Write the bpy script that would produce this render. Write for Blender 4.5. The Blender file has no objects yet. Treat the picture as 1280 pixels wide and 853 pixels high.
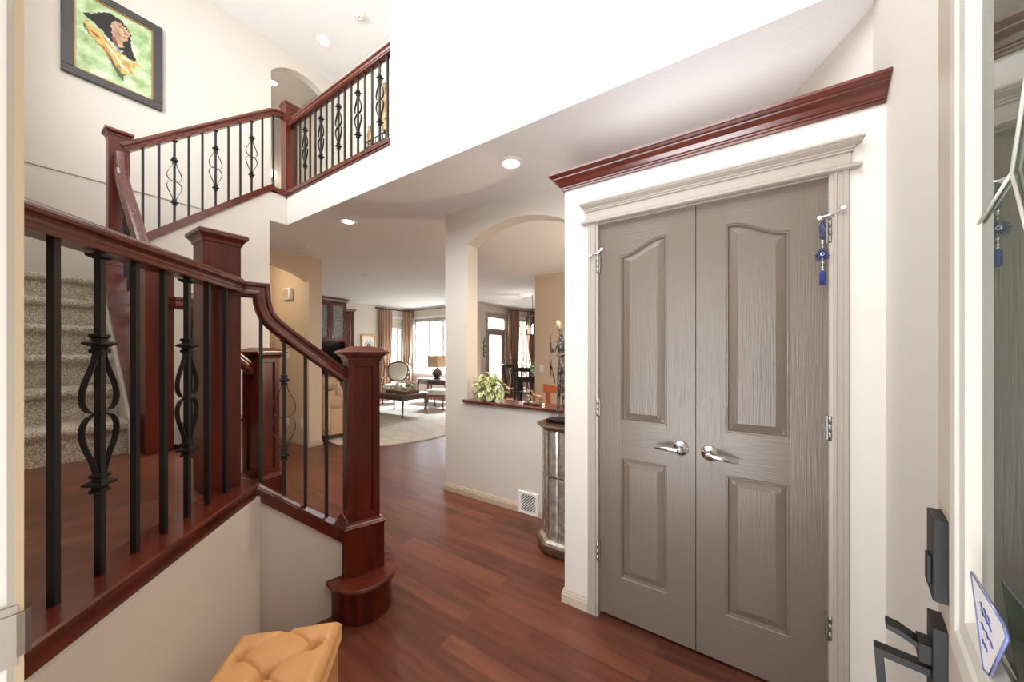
import bpy, bmesh, math, random
from mathutils import Matrix, Vector, Euler
random.seed(11)
SC = bpy.context.scene
COL = SC.collection
R = math.radians

# ------------------------------------------------------------ camera, world, light, exposure
YAW = math.atan(430 / 657.0)
EYE = 1.378
cam = bpy.data.cameras.new('camera')
cam_ob = bpy.data.objects.new('camera', cam)
COL.objects.link(cam_ob)
cam_ob.location = (0, 0, EYE)
cam_ob.rotation_euler = (R(90), 0, YAW)
cam.sensor_width = 36
cam.lens = 430 / 1280 * 36
cam.shift_y = 13.5 / 1280
cam.clip_start = 0.01
SC.camera = cam_ob

SC.view_settings.view_transform = 'Standard'
SC.view_settings.look = 'None'
SC.view_settings.gamma = 1
SC.view_settings.use_curve_mapping = False
SC.view_settings.exposure = 0.27
SC.cycles.use_denoising = True
SC.cycles.max_bounces = 10
SC.cycles.diffuse_bounces = 6
SC.cycles.glossy_bounces = 5
SC.cycles.transparent_max_bounces = 12
SC.cycles.sample_clamp_indirect = 6.0
SC.cycles.caustics_reflective = False
SC.cycles.caustics_refractive = False

world = bpy.data.worlds.new('world')
SC.world = world
world.use_nodes = True
bg = world.node_tree.nodes['Background']
bg.inputs[0].default_value = (0.90, 0.95, 1.0, 1)
bg.inputs[1].default_value = 6.5


def lamp(name, kind, loc, energy, color=(1, 1, 1), rot=(0, 0, 0), size=None, size_y=None, radius=None, spot=None, blend=0.6):
    l = bpy.data.lights.new(name, kind)
    l.energy = energy
    l.color = color
    if kind == 'AREA':
        l.shape = 'RECTANGLE'
        l.size = size
        l.size_y = size_y
    if radius is not None:
        l.shadow_soft_size = radius
    if spot:
        l.spot_size = R(spot)
        l.spot_blend = blend
    o = bpy.data.objects.new(name, l)
    COL.objects.link(o)
    o.location = loc
    o.rotation_euler = rot
    return o


DAY = (0.88, 0.95, 1.0)
WARM = (1.0, 0.80, 0.55)
# daylight through the entrance door opening and the tall foyer windows above it (behind the camera), plus added fill
lamp('daylight_door', 'AREA', (-0.30, -1.50, 1.15), 9, DAY, (R(90), 0, 0), 1.4, 1.9)
lamp('hall_ceiling_fill', 'AREA', (-0.30, -0.75, 0.25), 18, (0.95, 0.98, 1.0), (R(90 + 52), 0, 0), 1.3, 0.9).data.spread = R(100)  # added fill aimed upward through the doorway to brighten the hall ceiling
lamp('daylight_foyer_window', 'AREA', (-0.9, -0.35, 4.0), 24, DAY, (R(90), 0, 0), 2.4, 1.9)
lamp('stairwell_fill', 'AREA', (-3.6, -0.35, 4.3), 24, DAY, (R(90), 0, 0), 1.5, 1.6)  # fill from an assumed, unseen window, added to light the stairwell
# daylight at the living room and dining windows
lamp('daylight_living_window', 'AREA', (-7.4, 8.5, 3.45), 1050, DAY, (R(-48), 0, 0), 2.6, 1.1)
lamp('daylight_dining_door', 'AREA', (-7.1, 8.15, 3.3), 700, DAY, (0, R(-48), 0), 1.1, 1.1)
# added fill light behind the closet cornice, brightening the ceiling above
lamp('ledge_ceiling_fill', 'AREA', (-0.2, 2.05, 2.365), 1.1, (1, 0.96, 0.9), (R(180), 0, 0), 0.9, 0.15)
# unseen point lights added as fill in the foyer, dining room and both halls
lamp('foyer_fill', 'POINT', (-1.9, 0.75, 4.6), 27, (1, 0.96, 0.91), radius=0.25)
lamp('dining_room_fill', 'POINT', (-0.5, 4.2, 1.3), 60, (1, 0.86, 0.66), radius=0.15)
lamp('hallway_fill', 'POINT', (-5.75, 1.75, 2.45), 10, (1, 0.85, 0.62), radius=0.08)
lamp('upper_hall_fill', 'POINT', (-1.6, 2.35, 4.6), 20, (1, 0.9, 0.75), radius=0.1)


# ------------------------------------------------------------ helpers
def lin(c):
    out = []
    for v in c:
        v = v / 255.0
        out.append(v / 12.92 if v <= 0.04045 else ((v + 0.055) / 1.055) ** 2.4)
    return tuple(out) + (1,)


def mat(name, rgb, rough=0.5, metal=0.0, coat=0.0, spec=0.5, bump=None, var=None, emit=None, trans=0.0, alpha=None):
    """bump = (scale xyz, strength, distance); var = (scale xyz, second rgb, contrast) mixes a second real colour by noise"""
    m = bpy.data.materials.new(name)
    m.use_nodes = True
    nt = m.node_tree
    b = nt.nodes['Principled BSDF']
    b.inputs['Base Color'].default_value = lin(rgb)
    b.inputs['Roughness'].default_value = rough
    b.inputs['Metallic'].default_value = metal
    b.inputs['Coat Weight'].default_value = coat
    b.inputs['Coat Roughness'].default_value = 0.15
    b.inputs['Specular IOR Level'].default_value = spec
    b.inputs['Transmission Weight'].default_value = trans
    if emit:
        b.inputs['Emission Color'].default_value = lin(emit[0])
        b.inputs['Emission Strength'].default_value = emit[1]
    tc = None
    if bump or var:
        tc = nt.nodes.new('ShaderNodeTexCoord')
    if bump:
        mp = nt.nodes.new('ShaderNodeMapping')
        mp.inputs['Scale'].default_value = bump[0]
        nz = nt.nodes.new('ShaderNodeTexNoise')
        nz.inputs['Scale'].default_value = 1
        nz.inputs['Detail'].default_value = 3
        bp = nt.nodes.new('ShaderNodeBump')
        bp.inputs['Strength'].default_value = bump[1]
        bp.inputs['Distance'].default_value = bump[2]
        nt.links.new(tc.outputs['Object'], mp.inputs['Vector'])
        nt.links.new(mp.outputs['Vector'], nz.inputs['Vector'])
        nt.links.new(nz.outputs['Fac'], bp.inputs['Height'])
        nt.links.new(bp.outputs['Normal'], b.inputs['Normal'])
    if var:
        mp = nt.nodes.new('ShaderNodeMapping')
        mp.inputs['Scale'].default_value = var[0]
        nz = nt.nodes.new('ShaderNodeTexNoise')
        nz.inputs['Scale'].default_value = 1
        nz.inputs['Detail'].default_value = 4
        nz.inputs['Distortion'].default_value = 0.4
        rp = nt.nodes.new('ShaderNodeValToRGB')
        k = var[2]
        rp.color_ramp.elements[0].position = 0.5 - k
        rp.color_ramp.elements[1].position = 0.5 + k
        rp.color_ramp.elements[0].color = lin(rgb)
        rp.color_ramp.elements[1].color = lin(var[1])
        nt.links.new(tc.outputs['Object'], mp.inputs['Vector'])
        nt.links.new(mp.outputs['Vector'], nz.inputs['Vector'])
        nt.links.new(nz.outputs['Fac'], rp.inputs['Fac'])
        nt.links.new(rp.outputs['Color'], b.inputs['Base Color'])
    return m


def floor_mat(name, rot):
    m = bpy.data.materials.new(name)
    m.use_nodes = True
    nt = m.node_tree
    N, L = nt.nodes, nt.links
    b = N['Principled BSDF']
    tc = N.new('ShaderNodeTexCoord')
    mp = N.new('ShaderNodeMapping')
    mp.inputs['Rotation'].default_value = (0, 0, rot)
    br = N.new('ShaderNodeTexBrick')
    br.offset = 0.37
    br.inputs['Scale'].default_value = 1
    br.inputs['Brick Width'].default_value = 0.85
    br.inputs['Row Height'].default_value = 0.083
    br.inputs['Mortar Size'].default_value = 0.0011
    br.inputs['Mortar Smooth'].default_value = 0.3
    br.inputs['Color1'].default_value = lin((74, 38, 28))
    br.inputs['Color2'].default_value = lin((124, 73, 54))
    br.inputs['Mortar'].default_value = lin((52, 22, 15))
    mp2 = N.new('ShaderNodeMapping')
    mp2.inputs['Rotation'].default_value = (0, 0, rot)
    mp2.inputs['Scale'].default_value = (16, 1.6, 1) if rot else (1.6, 16, 1)
    nz = N.new('ShaderNodeTexNoise')
    nz.inputs['Scale'].default_value = 1.6
    nz.inputs['Detail'].default_value = 6
    nz.inputs['Distortion'].default_value = 0.2
    rp = N.new('ShaderNodeValToRGB')
    rp.color_ramp.elements[0].position = 0.33
    rp.color_ramp.elements[1].position = 0.68
    rp.color_ramp.elements[0].color = lin((68, 31, 21))
    rp.color_ramp.elements[1].color = lin((124, 73, 54))
    mx = N.new('ShaderNodeMix')
    mx.data_type = 'RGBA'
    mx.inputs['Factor'].default_value = 0.42
    L.new(tc.outputs['Object'], mp.inputs['Vector'])
    L.new(tc.outputs['Object'], mp2.inputs['Vector'])
    L.new(mp.outputs['Vector'], br.inputs['Vector'])
    L.new(mp2.outputs['Vector'], nz.inputs['Vector'])
    L.new(nz.outputs['Fac'], rp.inputs['Fac'])
    L.new(br.outputs['Color'], mx.inputs[6])
    L.new(rp.outputs['Color'], mx.inputs[7])
    L.new(mx.outputs[2], b.inputs['Base Color'])
    bp = N.new('ShaderNodeBump')
    bp.inputs['Strength'].default_value = 0.25
    bp.inputs['Distance'].default_value = 0.002
    bp.invert = True
    L.new(br.outputs['Fac'], bp.inputs['Height'])
    L.new(bp.outputs['Normal'], b.inputs['Normal'])
    b.inputs['Roughness'].default_value = 0.30
    b.inputs['Specular IOR Level'].default_value = 0.5
    return m


def glass_mat(name, tint=(255, 255, 255), ior=1.5, rough=0.0):
    m = bpy.data.materials.new(name)
    m.use_nodes = True
    nt = m.node_tree
    nt.nodes.remove(nt.nodes['Principled BSDF'])
    out = nt.nodes['Material Output']
    fr = nt.nodes.new('ShaderNodeFresnel')
    fr.inputs['IOR'].default_value = ior
    tr = nt.nodes.new('ShaderNodeBsdfTransparent')
    tr.inputs[0].default_value = lin(tint)
    gl = nt.nodes.new('ShaderNodeBsdfGlossy')
    gl.inputs['Roughness'].default_value = rough
    mx = nt.nodes.new('ShaderNodeMixShader')
    ge = nt.nodes.new('ShaderNodeNewGeometry')
    sb = nt.nodes.new('ShaderNodeMath')
    sb.operation = 'SUBTRACT'
    sb.inputs[0].default_value = 1.0
    mu = nt.nodes.new('ShaderNodeMath')
    mu.operation = 'MULTIPLY'
    nt.links.new(ge.outputs['Backfacing'], sb.inputs[1])
    nt.links.new(fr.outputs[0], mu.inputs[0])
    nt.links.new(sb.outputs[0], mu.inputs[1])
    nt.links.new(mu.outputs[0], mx.inputs[0])
    nt.links.new(tr.outputs[0], mx.inputs[1])
    nt.links.new(gl.outputs[0], mx.inputs[2])
    nt.links.new(mx.outputs[0], out.inputs[0])
    return m


M = {}
M['wall'] = mat('greige_wall_paint', (210, 203, 194), 0.75, bump=((60, 60, 60), 0.05, 0.004))
M['wall_tan'] = mat('tan_wall_paint', (214, 196, 174), 0.75, bump=((60, 60, 60), 0.05, 0.004))
M['ceil'] = mat('stipple_ceiling', (236, 235, 235), 0.9, bump=((80, 80, 80), 0.35, 0.006))
M['trim'] = mat('trim_paint', (160, 150, 138), 0.42)
M['trim_light'] = mat('cream_trim_paint', (188, 173, 153), 0.45)
M['floor'] = floor_mat('cherry_floor_planks', 0)
M['floor_cross'] = floor_mat('cherry_floor_planks_cross', R(90))
M['cherry'] = mat('cherry_wood', (54, 16, 9), 0.28, coat=0.08, spec=0.35, var=((26, 26, 2.0), (106, 38, 21), 0.28))
M['cherry_side'] = mat('cherry_wood_lengthwise', (54, 16, 9), 0.28, coat=0.08, spec=0.35, var=((9, 9, 26), (106, 38, 21), 0.28))
M['cherry_rail'] = mat('cherry_rail_wood', (72, 25, 16), 0.24, coat=0.3, spec=0.5, var=((7, 7, 30), (104, 45, 30), 0.25))
M['iron'] = mat('black_iron', (17, 17, 18), 0.40, spec=0.45, bump=((90, 90, 90), 0.1, 0.002))
M['carpet'] = mat('speckled_carpet', (172, 160, 143), 0.95, bump=((140, 140, 140), 0.9, 0.02), var=((120, 120, 120), (244, 236, 222), 0.14))
M['door'] = mat('taupe_door_paint', (107, 94, 82), 0.32, bump=((210, 210, 6), 0.34, 0.004))
M['door_rail'] = mat('taupe_door_paint_rails', (107, 94, 82), 0.32, bump=((8, 150, 160), 0.34, 0.004))
M['chrome'] = mat('satin_nickel', (222, 222, 224), 0.18, metal=1.0)
M['steel'] = mat('brushed_steel', (176, 172, 166), 0.32, metal=1.0)
M['white'] = mat('white_plastic', (236, 236, 234), 0.4)
M['black'] = mat('matt_black_metal', (15, 14, 14), 0.45, spec=0.3)
M['dark'] = mat('closet_shade_black', (18, 14, 12), 0.8)  # near-black colour stands in for the shade inside the closet
M['leather'] = mat('ochre_leather', (210, 160, 108), 0.45, bump=((220, 220, 220), 0.08, 0.002), var=((6, 6, 6), (200, 148, 96), 0.3))
M['glass'] = glass_mat('clear_glass')
M['door_glass'] = glass_mat('door_glass', (205, 214, 210), 1.9)
M['lens'] = mat('lamp_lens', (255, 244, 226), 0.4, emit=((255, 242, 222), 9.0))


class MB:
    def __init__(self):
        self.v, self.f, self.mi, self.sm = [], [], [], []

    def add(self, verts, faces, mi=0, smooth=False, tf=None):
        n = len(self.v)
        for p in verts:
            p = Vector(p)
            if tf is not None:
                p = tf @ p
            self.v.append(p)
        for f in faces:
            self.f.append([n + i for i in f])
            self.mi.append(mi)
            self.sm.append(smooth)
        return self

    def box(self, x0, x1, y0, y1, z0, z1, mi=0, tf=None):
        vs = [(x0, y0, z0), (x1, y0, z0), (x1, y1, z0), (x0, y1, z0), (x0, y0, z1), (x1, y0, z1), (x1, y1, z1), (x0, y1, z1)]
        fs = [(0, 3, 2, 1), (4, 5, 6, 7), (0, 1, 5, 4), (1, 2, 6, 5), (2, 3, 7, 6), (3, 0, 4, 7)]
        return self.add(vs, fs, mi, False, tf)

    def prism(self, poly, axis, a, b, mi=0, tf=None):
        """poly in the two other axes (x,y,z order), extruded from a to b along axis"""
        def mk(p, t):
            return {'x': (t, p[0], p[1]), 'y': (p[0], t, p[1]), 'z': (p[0], p[1], t)}[axis]
        n = len(poly)
        vs = [mk(p, a) for p in poly] + [mk(p, b) for p in poly]
        fs = [tuple(range(n))[::-1], tuple(range(n, 2 * n))]
        for i in range(n):
            j = (i + 1) % n
            fs.append((i, j, n + j, n + i))
        return self.add(vs, fs, mi, False, tf)

    def loft(self, rings, closed=True, caps=True, mi=0, smooth=True, tf=None):
        n = len(rings[0])
        vs = [p for r in rings for p in r]
        fs = []
        for k in range(len(rings) - 1):
            for i in range(n if closed else n - 1):
                j = (i + 1) % n
                fs.append((k * n + i, k * n + j, (k + 1) * n + j, (k + 1) * n + i))
        if caps and closed:
            fs.append(tuple(range(n))[::-1])
            fs.append(tuple(range((len(rings) - 1) * n, len(rings) * n)))
        return self.add(vs, fs, mi, smooth, tf)

    def tube(self, pts, r, n=8, mi=0, tf=None, smooth=True):
        pts = [Vector(p) for p in pts]
        rings = []
        ref = None
        for i, p in enumerate(pts):
            t = (pts[min(i + 1, len(pts) - 1)] - pts[max(i - 1, 0)]).normalized()
            if ref is None:
                ref = Vector((0, 0, 1)) if abs(t.z) < 0.9 else Vector((1, 0, 0))
            u = t.cross(ref).normalized()
            w = u.cross(t).normalized()
            ref = w
            rr = r[i] if isinstance(r, (list, tuple)) else r
            rings.append([p + (u * math.cos(2 * math.pi * k / n) + w * math.sin(2 * math.pi * k / n)) * rr for k in range(n)])
        return self.loft(rings, mi=mi, tf=tf, smooth=smooth)

    def lathe(self, prof, n=20, mi=0, tf=None, smooth=True):
        rings = [[(r * math.cos(2 * math.pi * k / n), r * math.sin(2 * math.pi * k / n), z) for k in range(n)] for r, z in prof]
        return self.loft(rings, mi=mi, tf=tf, smooth=smooth)

    def square_stack(self, prof, mi=0, tf=None):
        rings = [[(-h, -h, z), (h, -h, z), (h, h, z), (-h, h, z)] for h, z in prof]
        return self.loft(rings, mi=mi, tf=tf, smooth=False)

    def sweep(self, pts, prof, up=(0, 0, 1), mi=0, tf=None, smooth=False, closed_prof=True):
        """profile points (side, height) swept along a path with mitred corners; height is measured along the in-plane normal"""
        pts = [Vector(p) for p in pts]
        up = Vector(up)
        rings = []
        for i, p in enumerate(pts):
            if i == 0:
                t0 = t1 = (pts[1] - pts[0]).normalized()
            elif i == len(pts) - 1:
                t0 = t1 = (pts[-1] - pts[-2]).normalized()
            else:
                t0 = (p - pts[i - 1]).normalized()
                t1 = (pts[i + 1] - p).normalized()
            side = (pts[min(i + 1, len(pts) - 1)] - pts[max(i - 1, 0)])
            s = SIDE if SIDE is not None else t0.cross(up).normalized()
            n0 = s.cross(t0).normalized()
            n1 = s.cross(t1).normalized()
            nn = (n0 + n1).normalized()
            k = 1.0 / max(0.35, nn.dot(n0))
            rings.append([p + s * a + nn * (h * k) for a, h in prof])
        return self.loft(rings, mi=mi, tf=tf, smooth=smooth)

    def sphere(self, c, r, n=14, m=8, mi=0, tf=None, sc=(1, 1, 1)):
        rings = []
        for i in range(m + 1):
            a = math.pi * i / m - math.pi / 2
            rr = max(1e-4, math.cos(a) * r)
            rings.append([(c[0] + rr * math.cos(2 * math.pi * k / n) * sc[0], c[1] + rr * math.sin(2 * math.pi * k / n) * sc[1], c[2] + math.sin(a) * r * sc[2]) for k in range(n)])
        return self.loft(rings, mi=mi, tf=tf)

    def grid(self, fn, nu, nv, mi=0, smooth=True, tf=None):
        vs = [fn(i / nu, j / nv) for j in range(nv + 1) for i in range(nu + 1)]
        fs = []
        for j in range(nv):
            for i in range(nu):
                a = j * (nu + 1) + i
                fs.append((a, a + 1, a + nu + 2, a + nu + 1))
        return self.add(vs, fs, mi, smooth, tf)


SIDE = None
WM = {}


def mesh_of(name, mb, mats, inv=None):
    me = bpy.data.meshes.new(name)
    vs = [tuple(inv @ p) if inv is not None else tuple(p) for p in mb.v]
    me.from_pydata(vs, [], mb.f)
    for m in (mats if isinstance(mats, (list, tuple)) else [mats]):
        me.materials.append(M[m] if isinstance(m, str) else m)
    for i, p in enumerate(me.polygons):
        p.material_index = mb.mi[i]
        p.use_smooth = mb.sm[i]
    me.validate()
    me.update()
    return me


def tag(o, label=None, cat=None, group=None, kind=None):
    if label:
        o['label'] = label
    if cat:
        o['category'] = cat
    if group:
        o['group'] = group
    if kind:
        o['kind'] = kind
    return o


def thing(name, loc, label, cat, group=None, rotz=0, kind=None):
    o = bpy.data.objects.new(name, None)
    o.empty_display_size = 0.1
    COL.objects.link(o)
    o.location = loc
    o.rotation_euler = (0, 0, rotz)
    WM[o.name] = Matrix.Translation(Vector(loc)) @ Matrix.Rotation(rotz, 4, 'Z')
    return tag(o, label, cat, group, kind)


def bevel(o, w=0.003, seg=2):
    md = o.modifiers.new('bevel', 'BEVEL')
    md.width = w
    md.segments = seg
    md.limit_method = 'ANGLE'
    md.angle_limit = R(40)
    return o


def part(name, mb, mats, parent, local=False, bev=0, label=None):
    inv = None if local else WM[parent.name].inverted()
    o = bpy.data.objects.new(name, mesh_of(name, mb, mats, inv))
    COL.objects.link(o)
    o.parent = parent
    WM[o.name] = WM[parent.name]
    if bev:
        bevel(o, bev)
    if label:
        o['label'] = label
    return o


def solo(name, mb, mats, label=None, cat=None, group=None, kind=None, bev=0, origin=None):
    """a thing that is one mesh; the mesh comes in world coordinates"""
    if origin is None and kind == 'structure':
        origin = (0, 0, 0)
    if origin is None:
        xs = [p.x for p in mb.v]
        ys = [p.y for p in mb.v]
        origin = ((min(xs) + max(xs)) / 2, (min(ys) + max(ys)) / 2, min(p.z for p in mb.v))
    T = Matrix.Translation(Vector(origin))
    o = bpy.data.objects.new(name, mesh_of(name, mb, mats, T.inverted()))
    o.location = origin
    COL.objects.link(o)
    WM[o.name] = T
    if bev:
        bevel(o, bev)
    return tag(o, label, cat, group, kind)


def struct(name, mb, mats, label=None, cat=None, bev=0):
    return solo(name, mb, mats, label, cat, None, 'structure', bev)


def TR(x, y, z, rz=0, rx=0, ry=0, s=1):
    return Matrix.Translation((x, y, z)) @ Matrix.Rotation(rz, 4, 'Z') @ Matrix.Rotation(ry, 4, 'Y') @ Matrix.Rotation(rx, 4, 'X') @ Matrix.Scale(s, 4)


# ------------------------------------------------------------ the setting
CEIL, UPF, UPC, LAND, MID = 2.74, 3.04, 5.50, 0.783, 1.935


def wall_seg(name, p0, p1, thick, z0, z1, openings=(), m='wall', label=None):
    """wall from p0 to p1 (plan), thickness to the left of the run when positive; openings (t0, t1, za, zb) along the run"""
    dx, dy = p1[0] - p0[0], p1[1] - p0[1]
    Ln = math.hypot(dx, dy)
    T = TR(p0[0], p0[1], 0, math.atan2(dy, dx))
    mb = MB()
    y0, y1 = min(0, thick), max(0, thick)
    ts = sorted({0, Ln} | {t for o in openings for t in o[:2] if 0 < t < Ln})
    for ta, tb in zip(ts, ts[1:]):
        z = z0
        for za, zb in sorted((o[2], o[3]) for o in openings if o[0] < tb - 1e-6 and o[1] > ta + 1e-6):
            if za > z:
                mb.box(ta, tb, y0, y1, z, za, tf=T)
            z = max(z, zb)
        if z < z1:
            mb.box(ta, tb, y0, y1, z, z1, tf=T)
    return struct(name, mb, m, label or name.replace('_', ' '), 'wall')


def arch_wall(mb, axis, a, b, u0, u1, z0, z1, ua, ub, spring, apex, sill=0.0, n=24):
    """wall normal to axis ('x' or 'y'), with a segmental arch opening from ua to ub"""
    def pr(poly):
        mb.prism(poly, axis, a, b)
    def rect(p, q, r, s):
        if q > p and s > r:
            pr([(p, r), (q, r), (q, s), (p, s)])
    rect(u0, ua, z0, z1)
    rect(ub, u1, z0, z1)
    rect(ua, ub, z0, sill)
    h = apex - spring
    w = (ub - ua) / 2
    rad = (w * w + h * h) / (2 * h)
    uc = (ua + ub) / 2
    def zc(u):
        return apex - rad + math.sqrt(max(0, rad * rad - (u - uc) ** 2))
    for i in range(n):
        p, q = ua + (ub - ua) * i / n, ua + (ub - ua) * (i + 1) / n
        pr([(p, zc(p)), (q, zc(q)), (q, z1), (p, z1)])


mb = MB().box(-9.02, 0.9, -1.6, 7.52, -0.05, 0).box(-5.99, 0.9, 7.52, 10.4, -0.05, 0)
struct('floor', mb, 'floor', 'dark cherry hardwood plank floor of the hall and rooms', 'floor')
mb = MB()
mb.box(-4.06, 0.9, 1.771, 10.4, CEIL, CEIL + 0.003)
mb.box(-9.02, -4.06, 1.605, 7.52, CEIL, CEIL + 0.05)
mb.box(-5.99, -4.06, 7.52, 10.4, CEIL, CEIL + 0.05)
mb.box(-6.5, -5.28, 0.6, 1.605, CEIL, CEIL + 0.05)
struct('ceiling', mb, 'ceil', 'white stippled ceiling above the ground-floor hall and rooms', 'ceiling')
mb = MB().box(-7.2, 0.9, -0.3, 3.2, UPC, UPC + 0.05)
struct('ceiling_upper', mb, 'ceil', 'white stippled ceiling high above the upper landing', 'ceiling')
mb = MB().box(-7.2, 0.6, 1.89, 3.0, UPF - 0.12, UPF)
struct('floor_upper', mb, 'carpet', 'floor of the upper hall behind the balcony rail', 'floor')

# front wall with the entrance opening, behind the lens
wall_seg('wall_front', (-5.25, 0.022), (0.55, 0.022), -0.16, 0, UPC,
         [(5.25 - 0.76, 5.25 + 0.17, 0, 2.09), (5.25 - 2.1, 5.25 + 0.3, 3.05, 4.95), (5.25 - 4.35, 5.25 - 2.85, 3.5, 5.1)],
         label='front wall around the entrance opening')
mb = MB().box(-2.2, 1.3, -2.6, -0.14, 2.45, 2.55).box(1.2, 1.3, -2.6, -0.14, 0, 2.45)  # unseen roof slab and wall, added to keep sky light off the jamb
struct('wall_sky_block', mb, 'trim', 'unseen slab and side wall added to block the sky outside the entrance', 'sky blocker')
mb = MB().box(0.443, 0.56, 0.022, 1.89, 0, UPC)
struct('wall_right', mb, 'wall', 'plain greige wall beside the open entrance door', 'wall')

# closet block
mb = MB()
mb.box(-0.797, -0.612, 1.75, 1.87, 0, 2.30)
mb.box(0.297, 0.443, 1.75, 1.87, 0, 2.30)
mb.box(-0.612, 0.297, 1.75, 1.87, 2.052, 2.30)
mb.box(-0.797, -0.70, 1.87, 2.52, 0, 2.30)
mb.box(-0.70, 0.443, 1.87, 2.52, 2.22, 2.30)
struct('wall_closet', mb, 'wall', 'pale wall of the coat closet with plant ledge on top', 'wall')
mb = MB().box(-0.69, 0.44, 2.46, 2.51, 0, 2.2)
struct('wall_closet_inside', mb, 'dark', 'back of the coat closet, coloured as deep shade', 'wall')
mb = MB()
mb.prism([(0.455, 1.89), (0.13, 2.60), (0.13, 2.72), (0.60, 1.89)], 'z', 2.30, CEIL)
struct('wall_ledge', mb, 'wall', 'slanted wall closing the ledge above the closet', 'wall')

# upper foyer wall and fascia under the balcony
mb = MB()
mb.box(-2.32, 0.60, 1.77, 1.89, CEIL + 0.004, UPC)
mb.box(-4.05, -2.32, 1.77, 1.89, CEIL + 0.004, UPF)
struct('wall_upper', mb, 'wall', 'bright tall foyer wall and fascia under the balcony rail', 'wall')

# pass-through wall with arch
mb = MB()
arch_wall(mb, 'y', 2.52, 2.67, -2.45, 0.60, 0, CEIL, -2.16, -1.10, 2.405, 2.55, 0.885)
struct('wall_arch', mb, 'wall', 'half wall with arched pass-through over a cherry ledge', 'wall')

# stair walls
def zs(y):
    return 2.305 + 0.858 * (y - 0.75)
mb = MB().prism([(0.62, 0), (1.605, 0), (1.605, zs(1.605)), (0.62, zs(0.62))], 'x', -4.15, -4.05)
mb.prism([(1.605, CEIL + 0.004), (1.77, CEIL + 0.004), (1.77, UPF), (1.605, UPF)], 'x', -4.15, -4.05)
mb.box(-5.15, -4.15, 1.50, 1.605, 0, 2.4)
mb.box(-5.15, -4.15, 1.592, 1.605, 2.4, CEIL)
struct('wall_stair', mb, 'wall', 'cream wall under the upper flight of stairs', 'wall')
# the short flight flares outward: its two curbs run along these directions to the panelled posts
T1 = TR(-1.785, 1.045, 0, R(-20.6))
T2 = TR(-2.945, 1.035, 0, R(18.2))


def zc_curb(t):
    return 0.775 - 0.887 * (t + 0.37)


mb = MB().prism([(-1.177, 0.03), (-1.839, 0.692), (-1.937, 0.692), (-1.275, 0.03)], 'z', 0, 0.71)
mb.prism([(-0.372, 0), (0.0, 0), (0.0, zc_curb(0.0) - 0.06), (-0.372, zc_curb(-0.372) - 0.06)], 'x', -0.05, 0.042, tf=T1)
struct('wall_landing', mb, 'wall', 'low beige wall below the landing rail behind the ottoman', 'wall')
mb = MB().prism([(-0.40, 0), (0.0, 0), (0.0, zc_curb(0.0) - 0.06), (-0.40, zc_curb(-0.40) - 0.06)], 'x', -0.042, 0.05, tf=T2)
mb.box(-4.05, -2.86, 0.62, 0.66, 0, 0.74)
struct('wall_landing_far', mb, 'wall', 'low wall on the far side of the short flight', 'wall')

# painting wall with the upper arch, thicker below the landing ledge
mb = MB()
arch_wall(mb, 'x', -5.30, -5.18, 0.02, 2.95, UPF, UPC, 2.07, 2.87, 5.12, 5.33, UPF)
mb.box(-5.30, -5.15, 0.02, 1.55, 0, UPF)
struct('wall_left', mb, 'wall', 'tall stairwell wall carrying the framed painting', 'wall')
mb = MB().box(-5.18, -5.135, 0.02, 1.62, UPF - 0.02, UPF + 0.012)
struct('trim_1', mb, 'wall', 'thin ledge line across the stairwell wall', 'trim')
mb = MB()
mb.box(-6.9, 0.6, 2.90, 3.0, UPF, UPC)
mb.box(-6.9, -5.30, 1.95, 2.02, UPF, UPC)
mb.box(-6.95, -6.85, 1.95, 3.0, UPF, UPC)
struct('wall_upper_hall', mb, 'wall', 'wall of the upper hall behind the balcony rail', 'wall')

# ground-floor hallway with arch
mb = MB()
arch_wall(mb, 'x', -5.27, -5.15, 1.50, 2.72, 0, CEIL, 1.55, 2.54, 2.39, 2.54)
mb.box(-6.4, -5.27, 2.54, 2.72, 0, CEIL)
mb.box(-6.4, -6.26, 0.5, 2.54, 0, CEIL)
mb.box(-6.4, -5.28, 0.5, 0.6, 0, CEIL)
struct('wall_hall', mb, 'wall_tan', 'tan hallway wall with an arched opening', 'wall')

# living and dining rooms
wall_seg('wall_living', (-8.9, 2.6), (-8.9, 7.52), 0.12, 0, CEIL, [(3.96, 4.66, 0.85, 2.40)], label='pale living room wall behind the media cabinet')
wall_seg('wall_window', (-9.0, 7.4), (-5.87, 7.4), 0.12, 0, CEIL, [(0.46, 2.80, 0.72, 2.40)], label='living room wall around the wide window')
wall_seg('wall_patio', (-5.87, 7.52), (-5.87, 8.78), 0.12, 0, CEIL, [(0.18, 1.08, 0.0, 2.42)], label='dining wall around the patio door')
wall_seg('wall_bay', (-5.87, 8.75), (-5.37, 10.25), 0.12, 0, CEIL, [(0.20, 0.80, 0.55, 2.40)], label='slanted dining bay wall')
wall_seg('wall_dining_back', (-5.5, 10.25), (0.7, 10.25), 0.12, 0, CEIL, label='back wall of the dining room')
mb = MB().box(-3.03, 0.6, 5.38, 5.50, 0, CEIL)
struct('wall_dining', mb, 'wall_tan', 'tan dining room wall with a light switch', 'wall')
mb = MB().box(0.6, 0.7, 1.8, 10.3, 0, UPC)
struct('wall_far_right', mb, 'wall', 'right-hand wall of the rooms beyond the closet', 'wall')
mb = MB().box(-9.0, -6.26, 2.6, 2.72, 0, CEIL)
struct('wall_living_near', mb, 'wall', 'living room wall behind the sofa', 'wall')


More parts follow.
